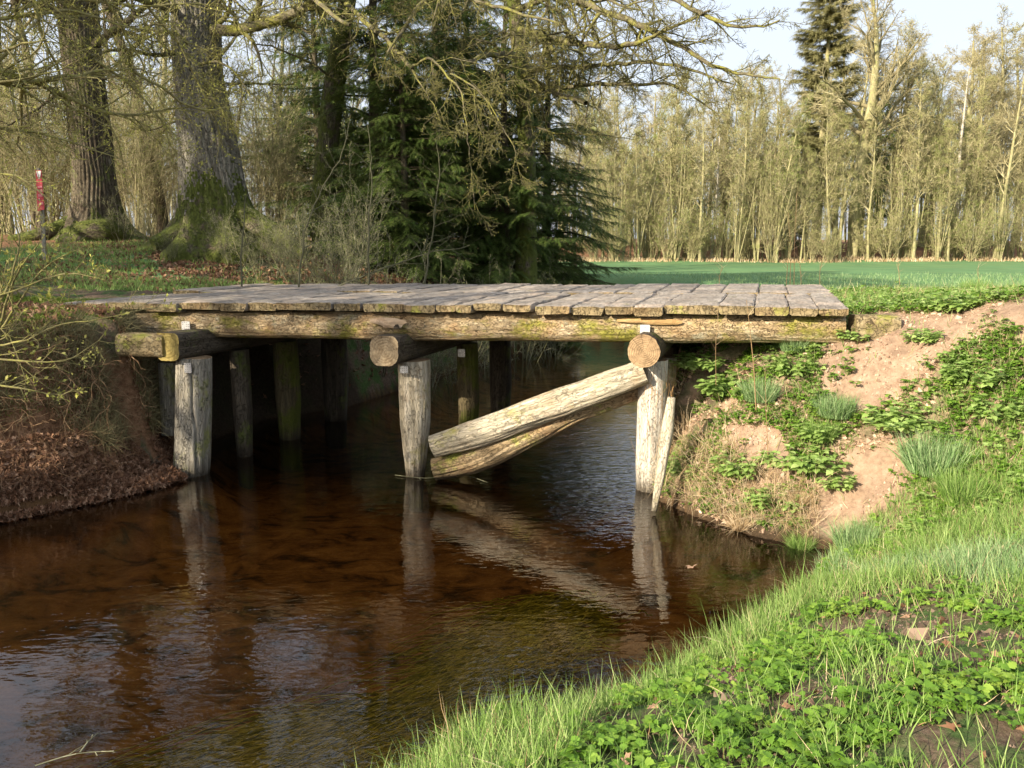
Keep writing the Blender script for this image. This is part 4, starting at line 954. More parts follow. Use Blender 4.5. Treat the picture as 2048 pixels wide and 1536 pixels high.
# fourth: the tree at the upper left middle with the long descending limb
T4 = P(655, 520, 19.0)
oak4 = thing_from("oak_tree", "dark mossy tree leaning right behind the huge oak, one long limb drooping", "tree", T4)
mb = MB(); p, r = resample([(T4[0], 19, 1.7), P(645, 420, 19), P(650, 330, 19), P(662, 220, 19), P(678, 110, 19), P(692, 20, 19), P(705, -80, 19), P(712, -260, 19)], [.30, .27, .26, .25, .22, .19, .16, .1], .1)
tube(mb, p, r, 20, 0, rough(95)); child(mb, "trunk", [M['mossy_bark']], oak4)
limbset(oak4, [([(692, 10, 18.6), (735, 42, 17.2), (775, 72, 16), (805, 110, 15.2), (825, 138, 14.8)], .11, .07, 8),
               ([(825, 132, 14.8), (860, 118, 14.4), (900, 150, 14.0), (930, 190, 13.7), (940, 240, 13.5), (945, 320, 13.4), (950, 420, 13.3)], .05, .010, 13),
               ([(825, 138, 14.8), (842, 170, 14.5), (870, 205, 14.2), (882, 245, 14)], .04, .008, 6),
               ([(900, 150, 14), (960, 185, 13.6), (1000, 230, 13.4), (1030, 300, 13.2), (1045, 370, 13.2)], .035, .008, 10),
               ([(690, 0, 18.8), (620, 10, 17.6), (560, 40, 16.4), (500, 30, 15.8)], .1, .03, 9),
               ([(670, 160, 19), (610, 120, 18), (550, 95, 17.2), (500, 90, 16.6)], .07, .02, 8),
               ([(700, -60, 18.8), (780, -70, 17), (870, -30, 15.5), (960, 10, 14.6), (1040, 20, 14), (1130, 50, 13.6)], .12, .03, 14),
               ([(705, -90, 18.8), (820, -130, 16), (960, -100, 14.3), (1080, -50, 13.6), (1200, 0, 13.2), (1280, 20, 13)], .12, .03, 14)],
        47, gp_oak, 'limb_bark', 'twig_grey', 'bud', .024, .07, lr=.48, kf=1.15)

# ------------------------------------------------------------------ spruces behind the bridge
spr = [conifer_mesh(171, 11.5, 3.3, .5, 'brown_bark', 'needle', 40, 6, 2, .95, .21, .22, .7, .2), conifer_mesh(172, 10, 2.8, .4, 'brown_bark', 'needle', 36, 6, 2, .95, .20, .3, .6, .16)]
for (px, Yd, k, rz, s, lab) in [(760, 19.5, 0, .3, .85, "dark spruce just right of the leaning mossy tree, behind the bridge's middle"), (880, 22.5, 1, 1.7, 1.1, "dark spruce in the thicket's middle, second to the left of the pale mossy trunk"),
                           (1010, 21.0, 0, 4.0, .72, "smaller dark spruce directly left of the pale mossy oak trunk"), (650, 25, 0, 2.2, .8, "dark spruce standing furthest back behind the leaning mossy tree"), (1092, 23.4, 1, 5.0, .92, "rightmost dark spruce, low boughs sweeping over the meadow edge"),
                           (815, 18.2, 1, 3.0, .62, "small dark spruce close behind the deck between two taller ones"), (940, 24.5, 0, 2.6, .85, "dark spruce standing back behind the gap of the two middle ones"), (1110, 22.6, 1, .8, .45, "low young spruce at the right end of the dark thicket")]:
    x, y = at(px, Yd); place_tree(spr[k], "spruce_tree", x, y, rz, s, lab, "spruce", "dark spruces behind the bridge")

# ------------------------------------------------------------------ background thicket on the left
gp_th = dict(maxlv=3, kids=(0, 6, 5, 0, 0), step=(.8, .45, .3, .25, .2), curv=(.1, .14, .2, .24, .2), up=(0, .05, .03, .0, 0), thick=.035, rmin=.007, ratio=(.5, .5, .5, .5, .5), start=(.2, .15, .1, .1, .1))
thp = [make_tree_mesh(200+i, H, r, gp_th, bk, 'twig_far' if i % 2 == 0 else 'twig_shrub', 'farbud_green', .055, 1.4, straight=.05, z0=.15, nlimb=24, limbL=.24, limbang=45, spread=.03, lean=.05)
       for i, (H, r, bk) in enumerate([(11, .12, 'olive_bark'), (9, .09, 'brown_bark'), (13, .17, 'brown_bark'), (8, .07, 'olive_bark')])]
L5 = []
for px in [-60, -20, 18, 48, 70, 105, 128, 262, 285, 318, 345, 500, 520, 548, 572, 590, 610, 700, 720]:
    yy = fr.uniform(24, 33); x, y = at(px+fr.uniform(-8, 8), yy); L5.append((x, y, fr.randrange(4), fr.uniform(0, 6.28), fr.uniform(.85, 1.15)))
forest_things(L5, "thin bare tree, %s from the left in the thicket just behind the oaks", "thicket_tree", "tree", "thin trees in the thicket behind the oaks", thp)
L6 = []
for px in range(-80, 1180, 42):
    yy = fr.uniform(35, 48); x, y = at(px+fr.uniform(-15, 15), yy)
    L6.append((x, y, fr.randrange(4), fr.uniform(0, 6.28), fr.uniform(1.0, 1.3)))
forest_things(L6, "thin bare tree, %s from the left in the back rows behind oaks and spruces", "thicket_tree", "tree", "thin trees in the back rows of the left wood", thp)
gp_bush = dict(maxlv=3, kids=(8, 6, 3, 0), step=(.35, .25, .2, .16, .2), curv=(.08, .14, .2, .24, .2), up=(.02, .05, .03, 0, 0), thick=.016, rmin=.0045, ratio=(.45, .45, .5, .5, .5), ang=(35, 42, 42, 40, 40), start=(.12, .15, .1, .1, .1))
bushp = [shrub_mesh(230+i, H, n, gp_bush, 'olive_bark', 'twig_far' if i == 0 else 'twig_shrub', 'farbud_green', .04, 1.6 if i == 0 else .6, fan, .017) for i, (H, n, fan) in enumerate([(4.5, 14, .25), (2.6, 10, .6), (3.2, 9, .7)])]
L7 = [(*at(px, yy), 0, fr.uniform(0, 6.28), s) for px, yy, s in [(-30, 21, 1.1), (30, 22, 1.), (75, 20.5, .9), (115, 22.5, 1.), (250, 22, 1.0), (285, 21, .9), (325, 23, 1.), (505, 21, .9), (545, 22, 1.), (590, 23.5, .95), (5, 26, 1.1), (140, 27, 1.1), (300, 27, 1.1), (345, 26, 1.0)]]
forest_things(L7, "tall many-stemmed bush, %s from the left in the undergrowth around the oak trunks", "bush", "bush", "tall bushes in the undergrowth around the oaks", bushp)
L8 = [(*at(px, yy), k, fr.uniform(0, 6.28), s) for px, yy, k, s in [(255, 18.3, 1, .4), (305, 17.2, 2, .32), (350, 15.6, 1, .26), (470, 15.6, 2, .4), (525, 15.0, 1, .45), (560, 15.2, 2, .5), (610, 14.7, 1, .6), (655, 14.6, 1, .6), (715, 14.6, 2, .55), (700, 15.6, 2, .8), (760, 15.0, 1, .85), (850, 15.6, 2, .9), (905, 16.5, 1, .9), (975, 18.2, 2, .85), (1040, 19.6, 1, .9), (1100, 20.8, 2, .9)]]
forest_things(L8, "leafless spreading bush, %s from the left along the bank behind the bridge deck", "bush", "bush", "spreading bushes along the bank behind the deck", bushp)

# ------------------------------------------------------------------ branches hanging in from the left, near the camera
gp_hz = dict(maxlv=3, kids=(0, 9, 7, 0, 0), step=(.5, .3, .14, .09, .1), curv=(.1, .15, .22, .28, .3), up=(0, .0, .02, .01, 0), thick=.010, rmin=.0028, ratio=(.5, .36, .45, .45, .5), ang=(50, 50, 48, 48, 45), start=(.1, .08, .1, .1, .1))
hz = thing_from("alder_tree", "budding yellow-green tree at the left edge, its branches hanging across the oaks", "tree", (-7.6, 8.2, 2.0))
mb = MB(); p, r = resample([(-7.6, 8.2, 1.6), (-7.5, 8.3, 3.2), (-7.2, 8.4, 5.0), (-7.0, 8.5, 7.5)], [.14, .12, .10, .06], .08); tube(mb, p, r, 16, 0, rough(101)); child(mb, "trunk", [M['olive_bark']], hz)
limbset(hz, [([(-220, 150, 8.4), (-100, 135, 8.6), (0, 138, 9.0), (75, 163, 9.4), (150, 196, 9.8), (215, 224, 10.2), (262, 230, 10.5), (330, 212, 10.8), (440, 206, 11.2)], .05, .006, 20),
             ([(-220, 130, 8.4), (-90, 165, 8.6), (20, 170, 9.0), (110, 160, 9.4), (200, 150, 9.8), (268, 137, 10.2), (330, 150, 10.6)], .035, .006, 16),
             ([(-80, -180, 8.5), (20, -100, 9), (68, -10, 9.2), (85, 60, 9.3), (125, 145, 9.5), (142, 215, 9.6), (155, 270, 9.7)], .03, .005, 13),
             ([(-40, -220, 8.5), (120, -120, 9.3), (200, -20, 9.8), (250, 60, 10.1), (290, 130, 10.4), (320, 200, 10.6)], .03, .005, 14),
             ([(-60, -260, 8.5), (150, -200, 9.5), (330, -120, 10.4), (430, -20, 11), (480, 60, 11.4), (500, 130, 11.6)], .035, .005, 13),
             ([(-180, 90, 8.4), (-60, 60, 8.8), (40, 50, 9.2), (150, 30, 9.6), (240, 60, 10), (340, 60, 10.5)], .03, .005, 14),
             ([(-160, 250, 8.4), (-60, 255, 8.7), (30, 262, 9), (110, 275, 9.3), (190, 300, 9.6), (255, 325, 9.8)], .022, .005, 12),
             ([(-160, 330, 8.4), (-60, 330, 8.2), (10, 345, 8.0), (60, 360, 8.0), (100, 395, 8.0), (130, 440, 8.0)], .016, .004, 8),
             ([(262, 140, 10.2), (340, 190, 10.6), (420, 215, 11), (500, 200, 11.4), (560, 230, 11.8)], .02, .004, 12),
             ([(300, 20, 10.2), (360, 90, 10.6), (400, 160, 10.9), (440, 250, 11.2), (445, 300, 11.3)], .018, .004, 10),
             ([(190, 120, 9.8), (270, 170, 10.2), (330, 235, 10.5), (345, 300, 10.6), (400, 340, 10.9)], .018, .004, 9),
             ([(-150, 20, 8.4), (-40, 0, 8.8), (60, -20, 9.2), (180, 0, 9.8), (300, 20, 10.4), (420, 10, 11), (520, 50, 11.5)], .03, .005, 15)],
        53, gp_hz, 'branch_bark', 'twig_yellow', 'bud', .030, 1.2, .004, kf=2.0)
# low shrub on the left bank
sb = thing_from("alder_shrub", "low spreading shrub with fresh yellow-green leaves on the left bank before the bridge", "shrub", (-5.4, 7.2, 1.9))
gp_ls = dict(gp_hz, kids=(0, 7, 4, 0, 0), ratio=(.5, .4, .45, .45, .5))
limbset(sb, [([(-20, 710, 7.2), (15, 650, 7.1), (35, 590, 7.0), (60, 520, 6.9), (90, 470, 6.9)], .016, .004, 9),
             ([(-25, 700, 7.2), (20, 640, 7.2), (60, 570, 7.2), (110, 520, 7.2), (175, 490, 7.2)], .014, .004, 10),
             ([(-30, 720, 7.2), (0, 640, 7.0), (5, 570, 6.9), (-5, 500, 6.8), (10, 430, 6.8)], .016, .004, 8),
             ([(-30, 690, 7.0), (40, 690, 6.9), (100, 655, 6.8), (180, 650, 6.8), (240, 625, 6.8), (330, 620, 6.9)], .010, .003, 8),
             ([(-30, 760, 6.8), (30, 770, 6.8), (70, 790, 6.8), (115, 800, 6.8), (145, 780, 6.8)], .010, .003, 8),
             ([(-30, 600, 6.8), (30, 590, 6.8), (90, 560, 6.8), (150, 545, 6.8), (210, 560, 6.8)], .010, .003, 9),
             ([(-30, 640, 6.8), (20, 560, 6.8), (40, 480, 6.8), (20, 400, 6.8), (30, 330, 6.8)], .012, .003, 8),
             ([(0, 720, 6.8), (60, 720, 6.8), (130, 730, 6.9), (190, 700, 6.9), (215, 660, 6.9)], .010, .003, 8)],
        59, gp_ls, 'branch_bark', 'twig_yellow', 'bud', .038, .9, .004, "stems", kf=1.3)
# saplings right behind the left part of the bridge
for i, (pts, lab) in enumerate([([(600, 585, 12.9), (603, 520, 12.9), (610, 460, 12.8), (640, 380, 12.8), (690, 300, 12.7), (700, 240, 12.7)], "pale thin sapling with forked twigs rising behind the deck, left of the others"),
                           ([(842, 578, 13.2), (855, 520, 13.2), (870, 450, 13.1), (880, 360, 13.1), (872, 280, 13.1)], "thin grey sapling leaning slightly right behind the middle of the deck"),
                           ([(650, 582, 13), (700, 560, 13), (780, 530, 13.1), (870, 500, 13.2), (940, 490, 13.3)], "long pale shoot arching low to the right behind the deck"),
                           ([(484, 580, 13), (486, 500, 13), (488, 430, 13), (493, 390, 13)], "short bare stick-thin sapling in front of the huge oak's roots"),
                           ([(735, 582, 13.1), (730, 500, 13), (737, 420, 13), (742, 340, 13), (735, 250, 13)], "straight thin sapling rising behind the deck between two leaning ones")]):
    b0 = P(*pts[0]); sp2 = thing_from("sapling", lab, "sapling", b0)
    limbset(sp2, [(pts, .018, .005, 11)], 300+i, dict(gp_hz, kids=(0, 8, 4, 0, 0), ratio=(.5, .32, .4, .4, .5)), 'twig_shrub', 'twig_shrub', 'farbud_green', .026, .45, .004, "stem")

# ------------------------------------------------------------------ red trail marker
t = NT("marker_red"); ob = t.n("TexCoord").outputs["Object"]; M['red'] = t.done(t.bsdf(t.ramp(t.noise(ob, 9, 4, .6), (.3, (.55, .05, .07)), (.7, (.68, .10, .12))), .5, spec=.4))
t = NT("marker_white"); M['white'] = t.done(t.bsdf((.78, .74, .72), .6))
t = NT("marker_pink"); M['pink'] = t.done(t.bsdf((.70, .24, .27), .6))
mk = thing_from("trail_marker", "red marker board with a white arrow on a thin wooden post, far left", "sign", P(88, 500, 14.0))
mb = MB(); p, r = resample([P(90, 520, 14), P(84, 420, 14), P(76, 336, 14)], [.035, .035, .035], .1); tube(mb, p, r, 8, 0); child(mb, "post", [M['grey_post']], mk)
def plateq(cs, Yd, th, mat, name, parent):
    m3 = MB(); a = [P(px, py, Yd) for px, py in cs]; n = len(a); b = [q+np.array([0, th, 0]) for q in a]
    m3.add(np.array(a+b), [np.array([list(range(n))[::-1]]), np.array([list(range(n, 2*n))])]+[np.array([[i, (i+1) % n, n+(i+1) % n, n+i] for i in range(n)])]); return child(m3, name, [M[mat]], parent, False)
bd_ = plateq([(71, 341), (82, 341), (88, 419), (75, 422)], 13.93, .02, 'red', "board", mk)
for cs, mt, nm in [([(72.2, 342), (81.5, 341.8), (80.6, 352), (77.8, 359), (74.6, 352)], 'white', "arrow"), ([(75.2, 372), (84, 371.4), (84.3, 375.5), (75.4, 376)], 'pink', "lettering"), ([(75.6, 379), (84.4, 378.4), (84.8, 384), (75.9, 384.6)], 'pink', "lettering"),
                   ([(76, 388), (84.6, 387.4), (85.2, 393), (76.4, 393.6)], 'pink', "lettering"), ([(76.6, 396), (79.8, 395.8), (80.2, 401), (77, 401.2)], 'pink', "lettering"), ([(77, 405), (86, 404.4), (86.4, 409), (77.4, 409.6)], 'pink', "lettering")]:
    q = plateq(cs, 13.918, .006, mt, nm, mk)

# ------------------------------------------------------------------ trees outside the frame on the left and behind, which throw the broken shade
def place_off(i, x, y, s, k, lab):
    place_tree(wide2[k], "bare_tree", x, y, i*1.3, s, lab, "tree", "trees on the left bank outside the view")
wide2 = [make_tree_mesh(400, 12, .28, dict(gp_wide, rmin=.012), 'brown_bark', 'twig_grey', 'farbud_green', .09, 1.6, straight=.05, z0=.15, nlimb=22, limbL=.36, limbang=60, spread=.06)]
for i, (x, y, s) in enumerate([(-12.5, 1.5, .95), (-16, 3.5, 1.0), (-14.5, 7.5, 1.), (-13, 12, 1.05), (-19, -1, 1.1), (-21, 6, 1.1)]):
    place_off(i, x, y, s, 0, "bare budding tree on the left bank beyond the view")

# ------------------------------------------------------------------ ground cover
rg = np.random.RandomState(21)
def near_mask(px, py, x, y, z):
    return (y < 7.2) & (x > -2.2) & (z > .02)
def inview(px, py, m=120): return (px > -m) & (px < 2048+m) & (py > 400) & (py < 1536+2.2*m)
HERB_PX = [[(1130, 1536), (1200, 1440), (1330, 1340), (1480, 1290), (1650, 1210), (1850, 1180), (2100, 1180), (2100, 1700), (1000, 1700)]]
# 1. long grass along the near lip and over the near bank
bare_px = [[(1500, 1420), (1600, 1380), (1700, 1400), (1640, 1450), (1540, 1450)], [(1740, 1230), (1850, 1215), (2048, 1270), (2048, 1350), (1900, 1330), (1760, 1290)], [(1760, 1465), (1980, 1435), (2060, 1480), (1980, 1535), (1780, 1530)], [(1380, 1400), (1470, 1385), (1500, 1420), (1400, 1435)], [(1700, 1500), (1760, 1490), (1800, 1540), (1690, 1540)], [(1560, 1250), (1700, 1235), (1740, 1280), (1600, 1290)]]
def f_lip(px, py, x, y, z):
    d = sdist(x, y); herb = inpoly(px, py, HERB_PX[0]); cl = hnoise(x, y, 3.0, 31, 3)
    dens = np.where(herb, .08+.3*(cl > .3), .55+.45*(cl > -.1)); dens = np.where(d < .35, 1., dens)
    for b in bare_px: dens = np.where(inpoly(px, py, b), dens*.25, dens)
    return near_mask(px, py, x, y, z) & inview(px, py, 200) & (rg.rand(len(x)) < dens) & (d > -.06) & (y < 6.9)
q = ground_pts(190000, (-1.6, 5.6, 1.7, 7.2), rg, f_lip)
mb = MB(); d = sdist(q[:, 0], q[:, 1]); hh = rg.gamma(9, 1/9., len(q))*(.125+.035*hnoise(q[:, 0], q[:, 1], 1.7, 33, 2))
hh *= 1+.45*np.exp(-d/.25); dead = rg.rand(len(q)) < .13
blades(mb, q[dead], hh[dead]*.8, rg.uniform(.003, .005, dead.sum()), rg, 2, .75, mix=(.2, .3, .5)); q = q[~dead]; hh = hh[~dead]
blue = (hnoise(q[:, 0], q[:, 1], 1.1, 35, 2)+(q[:, 1]-6.3)*.28) > .35
blades(mb, q[~blue], hh[~blue], rg.uniform(.003, .006, (~blue).sum()), rg, 0, .28, bias=(-.05, .1))
blades(mb, q[blue], hh[blue], rg.uniform(.003, .006, blue.sum()), rg, 1, .28, bias=(-.05, .1))
tag(mb.build("bank_grass", [M['grass'], M['bluegrass'], M['straw']]), kind="stuff")
# 2. a few tall single blades at the water's edge
mb = MB(); q = ground_pts(2600, (-1.3, 3.0, 2.2, 6.9), rg, lambda px, py, x, y, z: (np.abs(sdist(x, y)-.08) < .14) & near_mask(px, py, x, y, z) & (rg.rand(len(x)) < .5))
blades(mb, q, rg.uniform(.2, .40, len(q)), rg.uniform(.005, .009, len(q)), rg, 0, .3, bias=(-.05, .05), mix=(.6, .4, 0))
tag(mb.build("tall_grass", [M['grass']]), kind="stuff")
# 3. herbs (three-part toothed leaves) on the near bank
def lobed_leaf(n=7, wid=.42, fold=.12):
    """toothed leaf outline as a fan around the midrib"""
    V = [(0, 0, 0)]; F_ = []
    t_ = np.linspace(0, 1, n)
    L_ = []; Rr = []; Mi = []
    for i, a in enumerate(t_[1:-1]):
        ww = wid*sin(pi*a**.75)*(1+(.28 if i % 2 else -.12)); L_.append(len(V)); V.append((-ww, a-.04, fold*ww*1.6-.15*a*a)); Mi.append(len(V)); V.append((0, a, -.15*a*a)); Rr.append(len(V)); V.append((ww, a-.04, fold*ww*1.6-.15*a*a))
    e = len(V); V.append((0, 1, -.2)); F4 = []; F3 = [(0, Mi[0], L_[0]), (0, Rr[0], Mi[0]), (L_[-1], Mi[-1], e), (Mi[-1], Rr[-1], e)]
    for i in range(len(L_)-1): F4 += [(L_[i], Mi[i], Mi[i+1], L_[i+1]), (Mi[i], Rr[i], Rr[i+1], Mi[i+1])]
    return np.array(V), [np.array(F3), np.array(F4)]
LL = lobed_leaf(9, .34, .14)
def herb_plants(mb, pos, size, rs_, mat=0, kinds=5, tilt=.5):
    """each plant: several stalks ending in three leaflets"""
    N = len(pos)
    if not N: return
    vb = np.clip(.5+.6*hnoise(pos[:, 0], pos[:, 1], 6, 91, 3), 0, 1)
    for s_ in range(kinds):
        a = rs_.uniform(0, 2*pi, N); L = size*rs_.uniform(.5, 1.1, N); out = rs_.uniform(.25, .95, N)
        d = np.stack([np.cos(a)*out, np.sin(a)*out, np.ones(N)*.8], 1); d /= np.linalg.norm(d, axis=1)[:, None]
        tip = pos+d*L[:, None]
        st = np.concatenate([pos, tip, np.full((N, 1), .0016), np.full((N, 1), .001)], 1); segtubes(mb, st, 3, mat)
        for da in (-1.5, -.75, 0, .75, 1.5):
            aa = a+da+rs_.normal(size=N)*.15
            ld = np.stack([np.cos(aa), np.sin(aa), rs_.normal(size=N)*.2+.12], 1); ld /= np.linalg.norm(ld, axis=1)[:, None]
            up = np.stack([rs_.normal(size=N)*tilt*.5, rs_.normal(size=N)*tilt*.5, np.ones(N)], 1)
            x = np.cross(ld, up); x /= np.linalg.norm(x, axis=1)[:, None]; zz = np.cross(x, ld)
            scatter(mb, LL[0], LL[1], tip, np.stack([x, ld, zz], 1), np.minimum(L*rs_.uniform(.4, .75, N), .045), mat, np.clip(rs_.rand(N)*.5+vb*.5, 0, 1))
def f_herb(px, py, x, y, z):
    m = inpoly(px, py, HERB_PX[0]) & (hnoise(x, y, 4.2, 41, 3) > -.18)
    for b in bare_px: m &= ~(inpoly(px, py, b) & (rg.rand(len(x)) < .92))
    return m
q = ground_pts(6500, (.0, 4.2, 1.5, 5.6), rg, f_herb); mb = MB()
herb_plants(mb, q, rg.gamma(7, 1/7., len(q))*.052, rg, 0, 4)
q = ground_pts(1500, (-1.0, 4.5, 2.2, 6.6), rg, lambda px, py, x, y, z: near_mask(px, py, x, y, z) & ~inpoly(px, py, HERB_PX[0]) & (hnoise(x, y, 3, 44, 2) > .1))
herb_plants(mb, q, rg.uniform(.04, .08, len(q)), rg, 0, 4)
tag(mb.build("ground_elder", [M['herb']]), kind="stuff")
# 4. dead leaves and straw on the near bank
def dead_leaves(mb, pos, size, rs_, mat=0, tilt=.7):
    N = len(pos)
    if not N: return
    ol = []; n = 14
    for i in range(n):
        a = 2*pi*i/n; r_ = (.5+.17*(1 if i % 2 else -1))*(1.0 if abs(sin(a)) > .3 else 1.35); ol.append((r_*sin(a)*.62, r_*cos(a), .14*sin(a*2+.5)+.10*cos(a)))
    V = np.array([(0, 0, -.05)]+ol); F_ = np.array([(0, 1+i, 1+(i+1) % n) for i in range(n)])
    a = rs_.uniform(0, 2*pi, N); y = np.stack([np.cos(a), np.sin(a), rs_.normal(size=N)*tilt], 1); y /= np.linalg.norm(y, axis=1)[:, None]
    up = np.stack([rs_.normal(size=N)*tilt, rs_.normal(size=N)*tilt, np.ones(N)], 1); x = np.cross(y, up); x /= np.linalg.norm(x, axis=1)[:, None]; z = np.cross(x, y)
    scatter(mb, V, [F_], pos, np.stack([x, y, z], 1), size, mat, rs_.rand(N)**1.3)
q = ground_pts(160000, (-7.5, -3.6, 5.4, 10.4), rg, lambda px, py, x, y, z: (sdist(x, y) > -.06) & (sdist(x, y) < .16) & (z < .75) & inview(px, py, 60) & (rg.rand(len(x)) < .8)); q[:, 2] = np.maximum(q[:, 2], .008)+rg.uniform(.0, .05, len(q))
mbe = q
q = ground_pts(260000, (-5.2, -4.1, 9.0, 11.2), rg, lambda px, py, x, y, z: (z > .15) & (z < 1.8) & (rg.rand(len(x)) < .35)); q[:, :2] += rg.normal(size=(len(q), 2))*.015
mbe = np.concatenate([mbe, q[rg.rand(len(q)) < .25]])
q = ground_pts(3000, (-1.0, 4.5, 1.5, 6.6), rg, lambda px, py, x, y, z: near_mask(px, py, x, y, z) & (rg.rand(len(x)) < .3)); q[:, 2] += .012; mb = MB()
dead_leaves(mb, q, rg.uniform(.03, .07, len(q)), rg, 0, .4)
# leaf litter on the left bank and its shelf
q = ground_pts(26000, (-8, -3.2, 5.2, 10.2), rg, lambda px, py, x, y, z: (z > .01) & inview(px, py, 60) & (rg.rand(len(x)) < .35+.65*((z < .75) | ((z > 1.5) & (hnoise(x, y, 1.5, 50, 2) > -.2))))); q[:, 2] += rg.uniform(.005, .04, len(q))
dead_leaves(mb, q, rg.uniform(.05, .10, len(q)), rg, 0, .9)
dead_leaves(mb, mbe, rg.uniform(.05, .10, len(mbe)), rg, 0, 1.6)
q = ground_pts(30000, (1.4, 5.4, 6.4, 9.4), rg, lambda px, py, x, y, z: (z > .03) & (sdist(x, y) > .0) & ~sandmask(px, py, x, y) & (hnoise(x, y, 2.6, 52, 3) > -.1) & (rg.rand(len(x)) < .4)); q[:, 2] += .012
dead_leaves(mb, q, rg.uniform(.03, .07, len(q)), rg, 1, .5)
q = ground_pts(26000, (-9, -1.5, 12.5, 20), rg, lambda px, py, x, y, z: (z > .3) & (rg.rand(len(x)) < .25+.6*inpoly(px, py, [(300, 495), (480, 500), (470, 560), (330, 550)]))); q[:, 2] += .02
dead_leaves(mb, q, rg.uniform(.06, .11, len(q)), rg, 0, .7)
t = leafmat("pale_leaf", (.30, .19, .12), (.48, .34, .23), (.66, .52, .40), .15, .7)
tag(mb.build("fallen_leaves", [M['dead_leaf'], t]), kind="stuff")

# 5. left bank: moss, hanging dry grass, roots
mb = MB()
q = ground_pts(150000, (-7.2, -4.0, 6.4, 11.0), rg, lambda px, py, x, y, z: (z > .5) & ((y > 8.9) | (z > .9)) & inview(px, py, 60) & ((hnoise(x, y, 2.2, 61, 3) > -.35) | (y > 8.9)) & (rg.rand(len(x)) < .7))
N = len(q); n_ = np.stack([rg.normal(size=N)*.3+.3, -.4+rg.normal(size=N)*.3, np.full(N, .25)], 1)
blades(mb, q, rg.uniform(.025, .06, N), rg.uniform(.007, .014, N), rg, 0, .8, bias=(.4, -.4))
q = ground_pts(260000, (-7.0, -4.1, 6.4, 11.4), rg, lambda px, py, x, y, z: (z > .45) & (z < 1.85) & ((y > 8.9) | (z > .75)) & inview(px, py, 60) & ((hnoise(x, y, 2.6, 66, 2) > -.8) | (y > 8.9)) & (rg.rand(len(x)) < np.where((z < .95) & (y < 8.9), .15, .6)))
N = len(q); blades(mb, q, rg.uniform(.12, .38, N), rg.uniform(.003, .006, N), rg, 1, .35, bias=(1.1, -1.1), mix=(0, .3, .7))
q2 = ground_pts(32000, (-6.8, -3.9, 6.3, 10), rg, lambda px, py, x, y, z: (z > .25) & (z < .8) & (rg.rand(len(x)) < .2)); N = len(q2)
blades(mb, q2, rg.uniform(.1, .4, N), rg.uniform(.002, .004, N), rg, 2, .4, bias=(1.3, -1.2), mix=(0, .2, .8))
g = Grower(66, maxlv=2, kids=(0, 5, 0), step=(.1, .07, .06), curv=(.2, .25, .3), up=(0, -.15, -.1), thick=9, rmin=.002, ratio=(.4, .5, .4), ang=(40, 40, 40))
R9 = random.Random(8); rp_ = ground_pts(9000, (-6.4, -4.2, 6.8, 10.6), rg, lambda px, py, x, y, z: (z > .7) & (z < 1.75))
for k in range(min(110, len(rp_))):
    g.grow(tuple(rp_[k]), nrm3((.8, -.7, R9.uniform(-.3, .5))), R9.uniform(.25, .7), R9.uniform(.004, .009), 1)
segtubes(mb, g.segs, 4, 2)
t = leafmat("hang_grass", (.09, .085, .04), (.17, .155, .075), (.30, .27, .14), .2, .7)
tag(mb.build("bank_moss", [M['moss'], t, M['root_straw']]), kind="stuff")
# 6. grass strip behind the bridge on the left
mb = MB(); q = ground_pts(60000, (-10, -1.2, 12.3, 19), rg, lambda px, py, x, y, z: (sdist(x, y) > .5) & (z > 1.2) & (rg.rand(len(x)) < .12+.85*inpoly(px, py, [(120, 575), (300, 562), (560, 568), (600, 600), (100, 600)])+.6*inpoly(px, py, [(0, 495), (300, 485), (320, 530), (300, 560), (430, 566), (520, 580), (0, 592)])*(hnoise(x, y, 1.6, 93, 3) > -.4)))
blades(mb, q, rg.uniform(.04, .13, len(q)), rg.uniform(.006, .012, len(q)), rg, 0, .35)
tag(mb.build("verge_grass", [M['grass']]), kind="stuff")

# ------------------------------------------------------------------ right bank
# 7. general cover: short grass and weeds away from the sand
def f_rb(px, py, x, y, z):
    s_ = sandmask(px, py, x, y); cl = hnoise(x, y, 2.4, 71, 3)
    return (z > .05) & (sdist(x, y) > .02) & (rg.rand(len(x)) < np.where(s_, .02+.10*(hnoise(x, y, 5, 76, 2) > .35), .30+.70*(cl > -.25)))
mb = MB(); q = ground_pts(150000, (1.5, 7.4, 5.9, 12.6), rg, lambda *a: f_rb(*a)&((a[3] < 8.6) | (a[2] > 3.2))&(rg.rand(len(a[0])) < .62))
hh = rg.gamma(6, 1/6., len(q))*.10; br = rg.rand(len(q)) < .28
blades(mb, q[~br], hh[~br], rg.uniform(.004, .007, (~br).sum()), rg, 4, .4, bias=(-.2, -.3))
blades(mb, q[br], hh[br]*1.1, rg.uniform(.003, .006, br.sum()), rg, 1, .7, bias=(-.3, -.5))
q = ground_pts(19000, (1.6, 7.2, 6.0, 12.4), rg, lambda px, py, x, y, z: f_rb(px, py, x, y, z) & (hnoise(x, y, 2.0, 74, 3) > -.3) & (y < 12))
herb_plants(mb, q, rg.gamma(6, 1/6., len(q))*.06, rg, 2, 4)
q = ground_pts(9000, (1.6, 7.2, 6.0, 12.4), rg, lambda px, py, x, y, z: (z > .1) & (sdist(x, y) > .1) & ~sandmask(px, py, x, y) & (hnoise(x, y, 3.1, 79, 3) > .0) & ((y < 8.8) | (x > 3.4)))
herb_plants(mb, q, rg.gamma(6, 1/6., len(q))*.075, rg, 3, 5)
tag(mb.build("bank_weeds", [M['bluegrass'], M['straw'], M['herb'], M['nettle'], M['grass']]), kind="stuff")
